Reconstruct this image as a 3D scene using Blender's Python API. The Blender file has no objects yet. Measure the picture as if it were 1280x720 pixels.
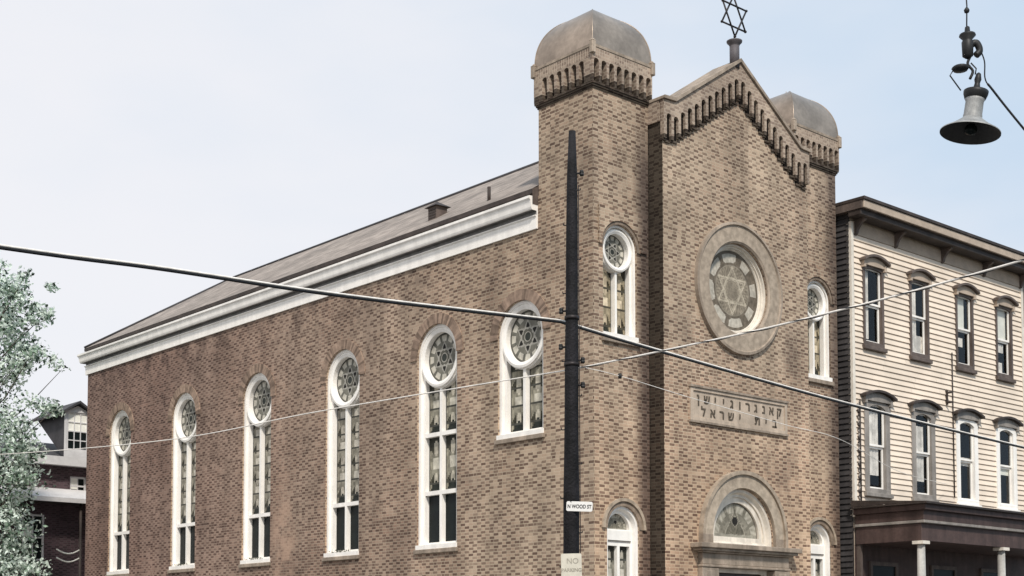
import bpy, math, random
from mathutils import Vector, Matrix
from mathutils.geometry import tessellate_polygon
random.seed(7)
PI=math.pi
sc=bpy.context.scene
col=sc.collection
# ------------------------------------------------------------------ camera
CAM=Vector((-20.98716,-21.11374,2.24)); YAW,PIT,ROL,F,CY=0.72395,0.05602,-0.0005,1765.4537,704.5268
fw=Vector((math.sin(YAW)*math.cos(PIT),math.cos(YAW)*math.cos(PIT),math.sin(PIT)))
rt=Vector((math.cos(YAW),-math.sin(YAW),0)); up=rt.cross(fw)
r2=rt*math.cos(ROL)+up*math.sin(ROL); u2=-rt*math.sin(ROL)+up*math.cos(ROL)
cd=bpy.data.cameras.new('camera'); co=bpy.data.objects.new('camera',cd); col.objects.link(co)
M=Matrix((r2,u2,-fw)).transposed().to_4x4(); M.translation=CAM; co.matrix_world=M
cd.sensor_width=36; cd.lens=F/1280*36; cd.shift_y=(CY-360)/1280; cd.clip_end=2000
sc.camera=co
sc.view_settings.view_transform='Standard'; sc.view_settings.look='None'; sc.view_settings.exposure=0
# ------------------------------------------------------------------ node helpers
class NT:
    def __init__(s,tree): s.t=tree; s.n=tree.nodes; s.l=tree.links
    def node(s,typ,**kw):
        n=s.n.new(typ)
        for k,v in kw.items(): setattr(n,k,v)
        return n
    def set(s,sock,v):
        if isinstance(v,bpy.types.NodeSocket): s.l.new(v,sock)
        elif isinstance(v,(tuple,list)) and len(v)==3 and sock.type=='RGBA': sock.default_value=(*v,1)
        else: sock.default_value=v
    def math(s,op,a,b=0.0,c=None,clamp=False):
        n=s.node('ShaderNodeMath',operation=op,use_clamp=clamp); s.set(n.inputs[0],a); s.set(n.inputs[1],b)
        if c is not None: s.set(n.inputs[2],c)
        return n.outputs[0]
    def mix(s,f,a,b,blend='MIX'):
        n=s.node('ShaderNodeMix',data_type='RGBA',blend_type=blend); s.set(n.inputs[0],f); s.set(n.inputs[6],a); s.set(n.inputs[7],b); return n.outputs[2]
    def fmix(s,f,a,b):
        n=s.node('ShaderNodeMix',data_type='FLOAT'); s.set(n.inputs[0],f); s.set(n.inputs[2],a); s.set(n.inputs[3],b); return n.outputs[0]
    def ramp(s,v,lo,hi,to0=0.,to1=1.,smooth=True):
        n=s.node('ShaderNodeMapRange',interpolation_type='SMOOTHSTEP' if smooth else 'LINEAR'); s.set(n.inputs[0],v)
        for i,x in enumerate((lo,hi,to0,to1)): n.inputs[i+1].default_value=x
        return n.outputs[0]
    def noise(s,vec,scale,detail=3,rough=.55):
        n=s.node('ShaderNodeTexNoise'); 
        if vec is not None: s.set(n.inputs['Vector'],vec)
        n.inputs['Scale'].default_value=scale; n.inputs['Detail'].default_value=detail; n.inputs['Roughness'].default_value=rough
        return n.outputs[0]
    def comb(s,x,y,z):
        n=s.node('ShaderNodeCombineXYZ'); s.set(n.inputs[0],x); s.set(n.inputs[1],y); s.set(n.inputs[2],z); return n.outputs[0]
    def sep(s,v):
        n=s.node('ShaderNodeSeparateXYZ'); s.set(n.inputs[0],v); return n.outputs
    def white(s,vec):
        n=s.node('ShaderNodeTexWhiteNoise',noise_dimensions='3D'); s.set(n.inputs[0],vec); return n.outputs[0]
    def vscale(s,v,sx,sy,sz):
        n=s.node('ShaderNodeMapping'); s.set(n.inputs[0],v); n.inputs['Scale'].default_value=(sx,sy,sz); return n.outputs[0]
    def bump(s,h,strength,dist):
        n=s.node('ShaderNodeBump'); n.inputs['Strength'].default_value=strength; n.inputs['Distance'].default_value=dist; s.set(n.inputs['Height'],h); return n.outputs[0]
MATS={}
def newmat(name):
    m=bpy.data.materials.new(name); m.use_nodes=True; t=NT(m.node_tree)
    b=m.node_tree.nodes['Principled BSDF']; MATS[name]=m
    return m,t,b
def plain(name,c,rough=.7,metal=0,var=.25,scale=3,bump=0,bscale=60,spec=.3,streak=0):
    m,t,b=newmat(name); o=t.node('ShaderNodeTexCoord').outputs['Object']
    n=t.noise(o,scale,5); f=t.ramp(n,.3,.7,1-var,1+var*.6)
    n2=t.noise(o,scale*9,3); f=t.math('MULTIPLY',f,t.ramp(n2,.25,.75,1-var*.5,1+var*.4))
    if streak:
        n3=t.noise(t.vscale(o,5,5,.35),1.,4); f=t.math('MULTIPLY',f,t.ramp(n3,.35,.65,1-streak,1.05))
    colr=t.mix(1,c,t.comb(f,f,f),'MULTIPLY'); t.set(b.inputs['Base Color'],colr)
    b.inputs['Roughness'].default_value=rough; b.inputs['Metallic'].default_value=metal; b.inputs['Specular IOR Level'].default_value=spec
    if bump: t.set(b.inputs['Normal'],t.bump(t.noise(o,bscale,4),bump,.02))
    return m
def attr_mat(name,rough=.25,spec=.5,gain=1.,lo=.72,hi=1.2,ns=7,bs=.25):
    m,t,b=newmat(name); a=t.node('ShaderNodeAttribute',attribute_name='Col')
    o=t.node('ShaderNodeTexCoord').outputs['Object']; f=t.ramp(t.noise(o,ns,4),.25,.75,lo*gain,hi*gain)
    t.set(b.inputs['Base Color'],t.mix(1,a.outputs['Color'],t.comb(f,f,f),'MULTIPLY'))
    b.inputs['Roughness'].default_value=rough; b.inputs['Specular IOR Level'].default_value=spec
    t.set(b.inputs['Normal'],t.bump(t.noise(o,9,2),bs,.02))
    return m
def brick(name,tan=(.465,.353,.256),red=(.365,.24,.168),dark=(.14,.09,.066),mort=(.50,.405,.295),gain=1.0,stains_tones=False):
    m,t,b=newmat(name)
    o=t.node('ShaderNodeTexCoord').outputs['Object']; g=t.node('ShaderNodeNewGeometry').outputs['Normal']
    x,y,z=t.sep(o); nx,ny,nz=t.sep(g)
    sel=t.math('GREATER_THAN',t.math('ABSOLUTE',nx),.6)
    wob=t.math('MULTIPLY',t.math('SUBTRACT',t.noise(o,2.3,3),.5),.012)
    u=t.fmix(sel,x,y); v=t.math('ADD',z,wob)
    H=.0718; P=.295; hd=.60
    rowf=t.math('DIVIDE',v,H); row=t.math('FLOOR',rowf); fv=t.math('FRACT',rowf)
    par=t.math('MODULO',t.math('ADD',row,1000),2)
    jit=t.math('MULTIPLY',t.white(t.comb(row,3.1,sel)),.09)
    uf=t.math('ADD',t.math('ADD',t.math('DIVIDE',u,P),t.math('MULTIPLY',par,.5)),jit); cell=t.math('FLOOR',uf); fu=t.math('FRACT',uf)
    ish=t.math('LESS_THAN',fu,hd)
    bid=t.comb(t.math('ADD',t.math('MULTIPLY',cell,2),ish),row,sel)
    rnd=t.white(bid); rnd2=t.white(t.comb(row,t.math('MULTIPLY',cell,1.7),ish))
    # mortar mask
    e1=t.math('LESS_THAN',fv,.21)
    e2=t.math('LESS_THAN',fu,.045); e3=t.math('LESS_THAN',t.math('ABSOLUTE',t.math('SUBTRACT',fu,hd+.02)),.022)
    mm=t.math('MAXIMUM',t.math('MAXIMUM',e1,e2),e3)
    big=t.noise(o,.33,4,.6); big2=t.noise(t.vscale(o,1,1,.4),.9,4)
    # which headers are burnt dark
    dh=t.math('MULTIPLY',ish,t.math('LESS_THAN',rnd,t.ramp(big2,.3,.7,.80,.96)))
    ds=t.math('MULTIPLY',t.math('SUBTRACT',1,ish),t.math('LESS_THAN',rnd,.16))
    dk=t.math('MULTIPLY',t.math('MAXIMUM',dh,ds),t.fmix(rnd2,.42,1.0))
    body=t.mix(t.math('ADD',t.math('MULTIPLY',rnd2,.45),t.ramp(big,.38,.66,-.12,.5),clamp=True),tan,red)
    bc=t.mix(dk,body,dark)
    c=t.mix(mm,bc,mort)
    # weathering; front-facing brick also made brighter than side-facing
    w=t.math('MULTIPLY',t.ramp(t.noise(o,.8,5,.65),.3,.7,.80,1.13),t.ramp(t.noise(t.vscale(o,1.6,1.6,.12),1.,5),.3,.7,.84,1.08))
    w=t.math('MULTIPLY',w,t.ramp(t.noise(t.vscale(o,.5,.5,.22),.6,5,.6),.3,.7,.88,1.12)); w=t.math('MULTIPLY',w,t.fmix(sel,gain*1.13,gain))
    c=t.mix(1,c,t.comb(w,w,w),'MULTIPLY')
    if stains_tones:
        nn=t.noise(o,1.7,5,.65)
        # whitish-orange efflorescence between the third and fourth side windows
        dy=t.math('DIVIDE',t.math('SUBTRACT',y,12.15),.75); dz=t.math('DIVIDE',t.math('SUBTRACT',z,4.6),2.6)
        d=t.math('ADD',t.math('MULTIPLY',dy,dy),t.math('MULTIPLY',dz,dz))
        k=t.math('MULTIPLY',t.ramp(d,.15,1.1,1,0),t.ramp(nn,.38,.6,0,1)); k=t.math('MULTIPLY',k,t.math('MULTIPLY',sel,.75))
        c=t.mix(k,c,(.60,.43,.30))
        # warmer and cleaner low on the front
        k=t.math('MULTIPLY',t.ramp(z,9.5,4.,0,1),t.math('SUBTRACT',1,sel)); c=t.mix(t.math('MULTIPLY',k,.42),c,t.mix(1,c,(1.14,.95,.81),'MULTIPLY'))
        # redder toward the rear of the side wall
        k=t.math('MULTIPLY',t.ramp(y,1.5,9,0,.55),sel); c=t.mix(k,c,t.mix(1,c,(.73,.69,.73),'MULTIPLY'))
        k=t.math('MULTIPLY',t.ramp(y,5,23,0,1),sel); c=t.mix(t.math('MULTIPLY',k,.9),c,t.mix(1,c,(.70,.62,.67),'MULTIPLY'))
        # darker beside the tower's inner corner, under the cornice, along the right edge, in patches
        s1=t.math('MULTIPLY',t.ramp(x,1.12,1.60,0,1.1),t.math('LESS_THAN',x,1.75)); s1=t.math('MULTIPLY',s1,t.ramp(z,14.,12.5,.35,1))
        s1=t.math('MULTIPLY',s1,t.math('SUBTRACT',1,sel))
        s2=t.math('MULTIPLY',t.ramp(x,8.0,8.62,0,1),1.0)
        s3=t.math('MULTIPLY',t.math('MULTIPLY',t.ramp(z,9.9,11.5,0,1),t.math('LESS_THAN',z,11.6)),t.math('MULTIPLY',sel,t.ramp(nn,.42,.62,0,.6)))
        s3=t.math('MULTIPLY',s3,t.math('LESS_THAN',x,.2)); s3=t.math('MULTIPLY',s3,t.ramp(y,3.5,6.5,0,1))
        s4=t.math('MULTIPLY',t.ramp(t.noise(t.vscale(o,1,1,.5),.55,4),.53,.70,0,.62),t.fmix(sel,1,.55))
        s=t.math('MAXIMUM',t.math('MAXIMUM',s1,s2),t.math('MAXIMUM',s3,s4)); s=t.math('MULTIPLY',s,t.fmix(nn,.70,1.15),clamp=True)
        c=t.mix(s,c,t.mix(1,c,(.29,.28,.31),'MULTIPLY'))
    t.set(b.inputs['Base Color'],c); b.inputs['Roughness'].default_value=.85; b.inputs['Specular IOR Level'].default_value=.2
    h=t.math('SUBTRACT',t.math('MULTIPLY',t.noise(o,70,3),.35),mm)
    t.set(b.inputs['Normal'],t.bump(h,.55,.012))
    return m
brick('brick',stains_tones=True)
brick('brick_return',gain=.17,tan=(.42,.33,.25))  # much darker copy of the wall brick for the left return
brick('brick_shaded',gain=.21,tan=(.42,.33,.26))  # brick darkened to paint in the shade beneath the parapet overhang
brick('brick_far',gain=.75,tan=(.12,.075,.085),red=(.09,.05,.06),dark=(.05,.03,.035),mort=(.12,.10,.10))
attr_mat('voussoir',.85,.2)
attr_mat('stained_glass',.35,.04,.82)
attr_mat('clapboard',.6,.2,1.,.86,1.08,.8,0.)
brick('brick_band',tan=(.40,.315,.24),red=(.34,.25,.19),dark=(.22,.16,.125),mort=(.42,.345,.27))
plain('stone',(.36,.29,.225),.8,var=.22,scale=1.6,bump=.3,streak=.28)
plain('stone_light',(.42,.34,.265),.8,var=.22,scale=2,bump=.3,streak=.3)
plain('plaque_stone',(.50,.405,.315),.8,var=.15,scale=2,bump=.2,streak=.15)
plain('letter',(.10,.08,.06),.9,var=.2)
plain('white_paint',(.90,.86,.80),.5,var=.06,scale=2,streak=.05,bump=.1)
plain('cream_paint',(.78,.71,.61),.5,var=.12,scale=2,streak=.15)
plain('column_grey',(.42,.40,.37),.6,var=.2,scale=2,streak=.2)
plain('grey_paint',(.30,.27,.24),.6,var=.2,scale=2,streak=.2)
plain('shaded_band',(.22,.21,.20),.6,var=.15,scale=2,streak=.15)  # grey paints in the shade of the recess below the white crown
plain('dark_wood',(.055,.042,.036),.6,var=.3,scale=2,streak=.2)
plain('brown_paint',(.13,.10,.085),.6,var=.25,scale=2,streak=.25)
plain('porch_brown',(.085,.055,.048),.6,var=.25,scale=2,streak=.25)
plain('frieze',(.46,.37,.29),.7,var=.15,scale=3)
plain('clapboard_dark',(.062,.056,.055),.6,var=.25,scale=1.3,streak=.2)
plain('tin',(.37,.295,.23),.36,metal=.6,var=.26,scale=1.1,spec=.5,bump=.15,bscale=5)
plain('pedestal_paint',(.10,.09,.095),.6,var=.2)
plain('iron',(.035,.03,.03),.5,metal=.4,var=.2)
plain('lamp_grey',(.33,.33,.32),.55,metal=.2,var=.3,scale=8)
plain('lamp_black',(.02,.02,.02),.5,var=.2)
plain('lamp_inside',(.05,.048,.046),.6,var=.3,scale=6)
plain('pole_wood',(.011,.010,.012),.75,var=.7,scale=4,bump=1.,bscale=25,streak=.6)
plain('sign_white',(.80,.78,.74),.4,var=.06)
plain('notice_cream',(.62,.58,.48),.6,var=.12,scale=9)
plain('sign_ink',(.03,.03,.035),.6,var=.1)
plain('notice_ink',(.34,.31,.25),.6,var=.2)
plain('cable_black',(.008,.008,.009),.45,var=.2)
plain('cable_pale',(.85,.80,.73),.5,var=.15,scale=6)
plain('dark_pane',(.010,.014,.014),.3,var=.3,spec=.12)
plain('unlit_dark',(.012,.010,.009),.9,var=.2,spec=0)  # near-black for room interiors; also paints the deep shade in corbel slots
plain('curtain',(.84,.78,.72),.9,var=.25,scale=5,streak=.2)
plain('pale_blind',(.86,.84,.76),.8,var=.1)
plain('door_paint',(.06,.04,.035),.4,var=.2,streak=.2)
plain('bark',(.07,.055,.045),.9,var=.4,scale=6,bump=.6,bscale=20)
plain('asphalt',(.05,.05,.052),.9,var=.25,scale=.6,bump=.3)
plain('concrete',(.34,.33,.31),.9,var=.2,scale=.8,bump=.2)
plain('soil',(.10,.09,.06),.95,var=.3,scale=.3)
plain('slate_far',(.055,.052,.055),.7,var=.25,scale=2)
plain('white_far',(.62,.60,.59),.6,var=.1)
m,t,b=newmat('shingle'); o=t.node('ShaderNodeTexCoord').outputs['Object']
x,y,z=t.sep(o); rowf=t.math('DIVIDE',z,.10); row=t.math('FLOOR',rowf)
uf=t.math('ADD',t.math('DIVIDE',t.math('ADD',y,t.math('MULTIPLY',x,.3)),.24),t.math('MULTIPLY',t.math('MODULO',row,2),.5))
rn=t.white(t.comb(t.math('FLOOR',uf),row,0)); edge=t.math('LESS_THAN',t.math('FRACT',rowf),.18)
f=t.math('MULTIPLY',t.ramp(t.noise(o,.5,5),.3,.7,.78,1.15),t.fmix(rn,.70,1.18)); f=t.math('MULTIPLY',f,t.fmix(edge,1,.55))
f=t.math('MULTIPLY',f,t.ramp(t.noise(t.vscale(o,.3,2.2,.3),1.,4),.3,.7,.94,1.04))
t.set(b.inputs['Base Color'],t.mix(1,(.31,.262,.225),t.comb(f,f,f),'MULTIPLY')); b.inputs['Roughness'].default_value=.9
t.set(b.inputs['Normal'],t.bump(t.math('FRACT',rowf),.4,.015))
# window glass: a thin clear pane with its reflection
m,t,b=newmat('glass'); m.node_tree.nodes.remove(b); out=m.node_tree.nodes['Material Output']
tr=t.node('ShaderNodeBsdfTransparent'); tr.inputs[0].default_value=(.90,.91,.90,1); gl=t.node('ShaderNodeBsdfGlossy'); gl.inputs['Roughness'].default_value=.04
lw_=t.node('ShaderNodeLayerWeight'); lw_.inputs[0].default_value=.5; ms=t.node('ShaderNodeMixShader')
t.l.new(t.math('ADD',t.math('MULTIPLY',t.math('POWER',lw_.outputs[1],4.),.6),.03,clamp=True),ms.inputs[0]); t.l.new(tr.outputs[0],ms.inputs[1]); t.l.new(gl.outputs[0],ms.inputs[2]); t.l.new(ms.outputs[0],out.inputs[0])
# leaves
m,t,b=newmat('leaf'); a=t.node('ShaderNodeAttribute',attribute_name='Col'); t.set(b.inputs['Base Color'],a.outputs['Color'])
b.inputs['Roughness'].default_value=.5; b.inputs['Specular IOR Level'].default_value=.5
out=m.node_tree.nodes['Material Output']; tl=t.node('ShaderNodeBsdfTranslucent'); t.set(tl.inputs[0],a.outputs['Color'])
ms=t.node('ShaderNodeMixShader'); ms.inputs[0].default_value=.3; t.l.new(b.outputs[0],ms.inputs[1]); t.l.new(tl.outputs[0],ms.inputs[2]); t.l.new(ms.outputs[0],out.inputs[0])
# ------------------------------------------------------------------ mesh builder
class MB:
    def __init__(s): s.v=[]; s.f=[]; s.mi=[]; s.col=[]; s.mats=[]; s.smooth=[]
    def mat(s,name):
        if name not in s.mats: s.mats.append(name)
        return s.mats.index(name)
    def face(s,idx,m,c=None,sm=False): s.f.append(tuple(idx)); s.mi.append(s.mat(m)); s.col.append(c or (1,1,1)); s.smooth.append(sm)
    def poly(s,pts,m,c=None,sm=False):
        n=len(s.v); s.v+= [tuple(p) for p in pts]; s.face(range(n,n+len(pts)),m,c,sm)
    def loft(s,A,B,m,closed=True,c=None,sm=False):
        n=len(s.v); k=len(A); s.v+=[tuple(p) for p in A]+[tuple(p) for p in B]
        for i in range(k if closed else k-1):
            j=(i+1)%k; s.face((n+i,n+j,n+k+j,n+k+i),m,c(i) if callable(c) else c,sm)
    def box(s,x0,x1,y0,y1,z0,z1,m):
        P=[(x0,y0,z0),(x1,y0,z0),(x1,y1,z0),(x0,y1,z0),(x0,y0,z1),(x1,y0,z1),(x1,y1,z1),(x0,y1,z1)]
        n=len(s.v); s.v+=P
        for q in ((0,3,2,1),(4,5,6,7),(0,1,5,4),(1,2,6,5),(2,3,7,6),(3,0,4,7)): s.face([n+i for i in q],m)
    def pbox(s,mp,u0,u1,v0,v1,d0,d1,m):   # box in a wall's (u, v, depth) frame
        P=[mp(u,v,d) for d in (d0,d1) for (u,v) in ((u0,v0),(u1,v0),(u1,v1),(u0,v1))]
        n=len(s.v); s.v+=P
        for q in ((0,1,2,3),(7,6,5,4),(0,4,5,1),(1,5,6,2),(2,6,7,3),(3,7,4,0)): s.face([n+i for i in q],m)
    def sheet(s,mp,outer,holes,d,m,rev=0,revm=None):
        allp=[list(outer)]+[list(h) for h in holes]
        tris=tessellate_polygon([[Vector((p[0],p[1],0)) for p in L] for L in allp])
        flat=[p for L in allp for p in L]; n=len(s.v); s.v+=[mp(p[0],p[1],d) for p in flat]
        out=Vector(mp(0,0,0))-Vector(mp(0,0,1))
        for a,b_,c in tris:
            A,B,C=(Vector(s.v[n+i]) for i in (a,b_,c)); nn=(B-A).cross(C-A)
            if nn.length<1e-9: continue
            s.face((n+a,n+b_,n+c) if nn.dot(out)>0 else (n+a,n+c,n+b_),m)
        if rev:
            for h in holes: s.loft([mp(p[0],p[1],d) for p in h],[mp(p[0],p[1],d+rev) for p in h],revm or m)
    def solid(s,mp,outer,d0,d1,m,holes=(),back=True):   # extruded plate
        s.sheet(mp,outer,holes,d0,m)
        for L in [outer]+list(holes): s.loft([mp(p[0],p[1],d0) for p in L],[mp(p[0],p[1],d1) for p in L],m)
        if back: s.sheet(mp,outer,holes,d1,m)
    def tube(s,pts,r,m,n=8,cap=True,sm=True):
        pts=[Vector(p) for p in pts]; rings=[]
        R=r if callable(r) else (lambda i:r[i] if isinstance(r,(list,tuple)) else r)
        ref=None
        for i,p in enumerate(pts):
            d=(pts[min(i+1,len(pts)-1)]-pts[max(i-1,0)]).normalized()
            if ref is None: ref=d.orthogonal().normalized()
            a=(ref-d*ref.dot(d)); a=a.normalized() if a.length>1e-5 else d.orthogonal().normalized(); ref=a; b_=d.cross(a)
            rings.append([p+(a*math.cos(2*PI*k/n)+b_*math.sin(2*PI*k/n))*R(i) for k in range(n)])
        base=len(s.v)
        for q in rings: s.v+=[tuple(p) for p in q]
        for i in range(len(rings)-1):
            for k in range(n):
                j=(k+1)%n; a0=base+i*n; s.face((a0+k,a0+j,a0+n+j,a0+n+k),m,sm=sm)
        if cap:
            s.face([base+k for k in range(n)][::-1],m); s.face([base+(len(rings)-1)*n+k for k in range(n)],m)
    def lathe(s,c,prof,m,n=24,axis=None,sm=True):
        T=axis or Matrix.Identity(3); c=Vector(c); base=len(s.v)
        for r,z in prof:
            for k in range(n): s.v.append(tuple(c+T@Vector((r*math.cos(2*PI*k/n),r*math.sin(2*PI*k/n),z))))
        for i in range(len(prof)-1):
            for k in range(n):
                j=(k+1)%n; s.face((base+i*n+k,base+i*n+j,base+(i+1)*n+j,base+(i+1)*n+k),m,sm=sm)
    def build(s,name,parent=None,label=None,bevel=0):
        org=Vector(ROOT[parent.name]) if parent else Vector((0,0,0))
        me=bpy.data.meshes.new(name); me.from_pydata([tuple(Vector(v)-org) for v in s.v],[],s.f)
        for n in s.mats: me.materials.append(MATS[n])
        me.polygons.foreach_set('material_index',s.mi); me.polygons.foreach_set('use_smooth',s.smooth)
        if any(c!=(1,1,1) for c in s.col):
            at=me.attributes.new('Col','FLOAT_COLOR','CORNER'); fl=[]
            for f,c in zip(s.f,s.col): fl+=[c[0],c[1],c[2],1.0]*len(f)
            at.data.foreach_set('color',fl)
        me.update()
        o=bpy.data.objects.new(name,me); col.objects.link(o); ROOT[o.name]=org
        if parent: o.parent=parent
        if label: o['label']=label
        if bevel:
            md=o.modifiers.new('edge','BEVEL'); md.width=bevel; md.segments=1; md.limit_method='ANGLE'
        return o
ROOT={}
def empty(name,loc,label,cat,group=None):
    o=bpy.data.objects.new(name,None); o.location=loc; o.empty_display_size=.3; col.objects.link(o); ROOT[o.name]=Vector(loc)
    o['label']=label; o['category']=cat
    if group: o['group']=group
    return o
def tag(o,label,cat,group=None):
    o['label']=label; o['category']=cat
    if group: o['group']=group
def dep(px,py,t): return CAM+(fw+r2*((px-640)/F)+u2*((CY-py)/F))*t
# 2-D loops (u, v)
def arch(c,hw,zs,zb,n=28):
    return [(c-hw,zb),(c+hw,zb)]+[(c+hw*math.cos(a),zs+hw*math.sin(a)) for a in [PI*i/n for i in range(n+1)]]
def seg(c,hw,zs,rise,zb,n=12):
    pts=[(c-hw,zb),(c+hw,zb)]
    for i in range(n+1):
        x=hw-2*hw*i/n; pts.append((c+x,zs+rise*(1-(x/hw)**2)))
    return pts
def circ(c,z,r,n=48): return [(c+r*math.cos(2*PI*i/n),z+r*math.sin(2*PI*i/n)) for i in range(n)]
def rect(u0,u1,v0,v1): return [(u0,v0),(u1,v0),(u1,v1),(u0,v1)]
def L3(mp,loop,d): return [mp(p[0],p[1],d) for p in loop]
# ================================================================== SYNAGOGUE
W,LEN,S=8.71,24.67,1.718; BAY0,BAY1,BY=1.76,6.95,-.40; MID=4.355
side=lambda u,v,d:(d,u,v)
front=lambda u,v,d:(u,d,v)
bay=lambda u,v,d:(u,BY+d,v)
syn=empty('synagogue',(0,0,0),'tan brick synagogue with two domed corner towers, rose window and star on its gable','synagogue')
def vring(mb,mp,c,z,r0,r1,a0,a1,n,d0,d1,base,var,m='voussoir',back=False):
    """ring of voussoirs, each its own shade"""
    rnd=random.Random(int(c*100)+n)
    sub=max(1,int(round((a1-a0)/n/.09)))
    N=n*sub
    for i in range(N):
        A=a0+(a1-a0)*i/N; B=a0+(a1-a0)*(i+1)/N
        if i%sub==0: f=1+rnd.uniform(-var,var)
        cc=tuple(x*f for x in base)
        q=[(c+r*math.cos(a),z+r*math.sin(a)) for r,a in ((r0,A),(r1,A),(r1,B),(r0,B))]
        mb.poly(L3(mp,q,d0),m,cc)
        mb.poly(L3(mp,[q[1]],d0)+L3(mp,[q[1]],d1)+L3(mp,[q[2]],d1)+L3(mp,[q[2]],d0),m,cc)
        mb.poly(L3(mp,[q[0]],d0)+L3(mp,[q[0]],d1)+L3(mp,[q[3]],d1)+L3(mp,[q[3]],d0),m,cc)
        if i==0: mb.poly(L3(mp,[q[0],q[1]],d0)+L3(mp,[q[1],q[0]],d1),m,cc)
        if i==N-1: mb.poly(L3(mp,[q[3],q[2]],d0)+L3(mp,[q[2],q[3]],d1),m,cc)
def star_dist(x,y,R):
    """signed: inside hexagram, on line"""
    def tri(sg):
        return min(R/2-(x*math.sin(a)+sg*y*math.cos(a)*-1) for a in (0,2*PI/3,4*PI/3))
    return tri(1),tri(-1)
def star_colour(r,th,rot=0.):
    x,y=r*math.cos(th+rot),r*math.sin(th+rot); a,b_=star_dist(x,y,.64)
    if r>.94: return (.10,.10,.09)
    if min(abs(a),abs(b_))<.035 and max(a,b_)>-.02 : return (.42,.40,.35)
    if r<.17: return (.05,.055,.05)
    if r<.205: return (.40,.38,.33)
    if a>0 and b_>0: return (.13,.125,.105)
    if a>0 or b_>0: return (.03,.028,.026)
    k=math.cos(6*th)
    if r>.66: return (.62,.585,.50) if abs(k)>.55 and r<.88 else (.17,.165,.14)
    return (.22,.21,.175)
def medal_colour(r,th):
    x,y=r*math.cos(th),r*math.sin(th); a,b_=star_dist(x,y,.60)
    if r>.965: return (.16,.14,.11)
    rn=random.Random(int(th*9)*37+int(r*16)).random(); n=.5+.5*math.sin(37*th+19*r)*math.sin(23*r-9*th)
    if min(abs(a),abs(b_))<.022 and max(a,b_)>-.02: return (.56,.49,.38)
    if min(abs(star_dist(x,y,.50)[0]),abs(star_dist(x,y,.50)[1]))<.014 and r<.5: return (.46,.40,.31)
    if r<.60:
        if abs(r-.30)<.012 or abs(r-.20)<.01: return (.34,.29,.22)
        return (.17+.17*n+.07*rn,.143+.15*n+.06*rn,.108+.115*n+.05*rn)
    if abs(r-.63)<.014: return (.32,.28,.22)
    ph=(th+.25)%(2*PI); k=int(ph/(PI/4)); w=(ph/(PI/4))%1
    big=(k in (2,3,4,5,6))
    lim=.12 if big else .24
    if .70<r<.93 and lim<w<1-lim and (r-.70)>(abs(w-.5)-.3)*.5: return (.50+.10*n,.455+.1*n,.38+.09*n)
    return (.155+.06*rn,.13+.05*rn,.10+.04*rn)
def fan_colour(r,th):
    rn=random.Random(int(th*7)*53+int(r*9)).random(); n=.5+.5*math.sin(31*th+17*r)
    if r>.95: return (.12,.11,.10)
    d=math.hypot((th-PI/2)/.26,(r-.46)/.12)
    if d<1: return (.035,.033,.03)
    if d<1.25: return (.34,.31,.25)
    x,y=r*math.cos(th),r*math.sin(th)
    if abs(abs(x)-.5*(1-y*1.25))<.02 and y<.75: return (.40,.37,.30)
    if y<.09: return (.32+.1*rn,.30+.1*rn,.25+.08*rn)
    if abs(x)<.5*(1-y*1.25): return (.15+.1*rn,.14+.09*rn,.11+.07*rn)
    sc=abs(math.sin(6*th))
    if r>.70 and sc>.35: return (.38+.16*n,.355+.15*n,.29+.13*n)
    return (.21+.12*rn,.195+.11*rn,.155+.09*rn)
def light_colour(u,v,H,seed,warm):
    """u 0..1 across one light, v metres up from its foot"""
    rnd=random.Random(int(u*9)*91+int(v*11)*7+seed).random()
    if u<.07 or u>.93 or v<.03: return (.10,.10,.09)
    d=abs(u-.5); per=.82; w=(v%per)/per
    base=(.22+.16*rnd,.205+.15*rnd,.165+.12*rnd)
    if d<.40*math.sin(PI*min(1,w*1.6))**2 and w<.62:
        base=(.035+.06*rnd,.035+.055*rnd,.028+.04*rnd) if d>.12 else (.40+.22*rnd,.37+.2*rnd,.31+.16*rnd)
    elif w>.70 and d<.25: base=(.58+.12*rnd,.54+.12*rnd,.46+.1*rnd)
    if H-v<.32 and (H-v)<.30*abs(math.cos(PI*u))+.05: base=(.05,.05,.042)
    if v<.26 and d<.42-v*1.3: base=(.03,.035,.032)
    if abs((v*1.0)%.41-.2)<.012: base=(.08,.08,.07)
    return tuple(b*w_ for b,w_ in zip(base,warm))
def disc(mp,c,z,R,d,fn,name,parent,a0=0,a1=2*PI,nr=26,na=108):
    mb=MB()
    for i in range(nr):
        for j in range(na):
            ra,rb=i/nr,(i+1)/nr; ta=a0+(a1-a0)*j/na; tb=a0+(a1-a0)*(j+1)/na
            q=[(c+R*r*math.cos(t_),z+R*r*math.sin(t_)) for r,t_ in ((ra,ta),(rb,ta),(rb,tb),(ra,tb))]
            if i==0: q=q[1:]
            mb.poly(L3(mp,q,d),'stained_glass',fn((ra+rb)/2,(ta+tb)/2))
    return mb.build(name,parent)
def lights(mp,u0,u1,v0,v1,d,seed,parent,warm=(1,1,1),nx=14):
    mb=MB(); ny=max(6,int((v1-v0)/.045))
    for i in range(nx):
        for j in range(ny):
            a,b_=i/nx,(i+1)/nx; p,q=v0+(v1-v0)*j/ny,v0+(v1-v0)*(j+1)/ny
            mb.poly(L3(mp,[(u0+(u1-u0)*a,p),(u0+(u1-u0)*b_,p),(u0+(u1-u0)*b_,q),(u0+(u1-u0)*a,q)],d),'stained_glass',light_colour((a+b_)/2,(p+q)/2-v0,v1-v0,seed,warm))
    return mb.build('stained_pane',parent)
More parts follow.
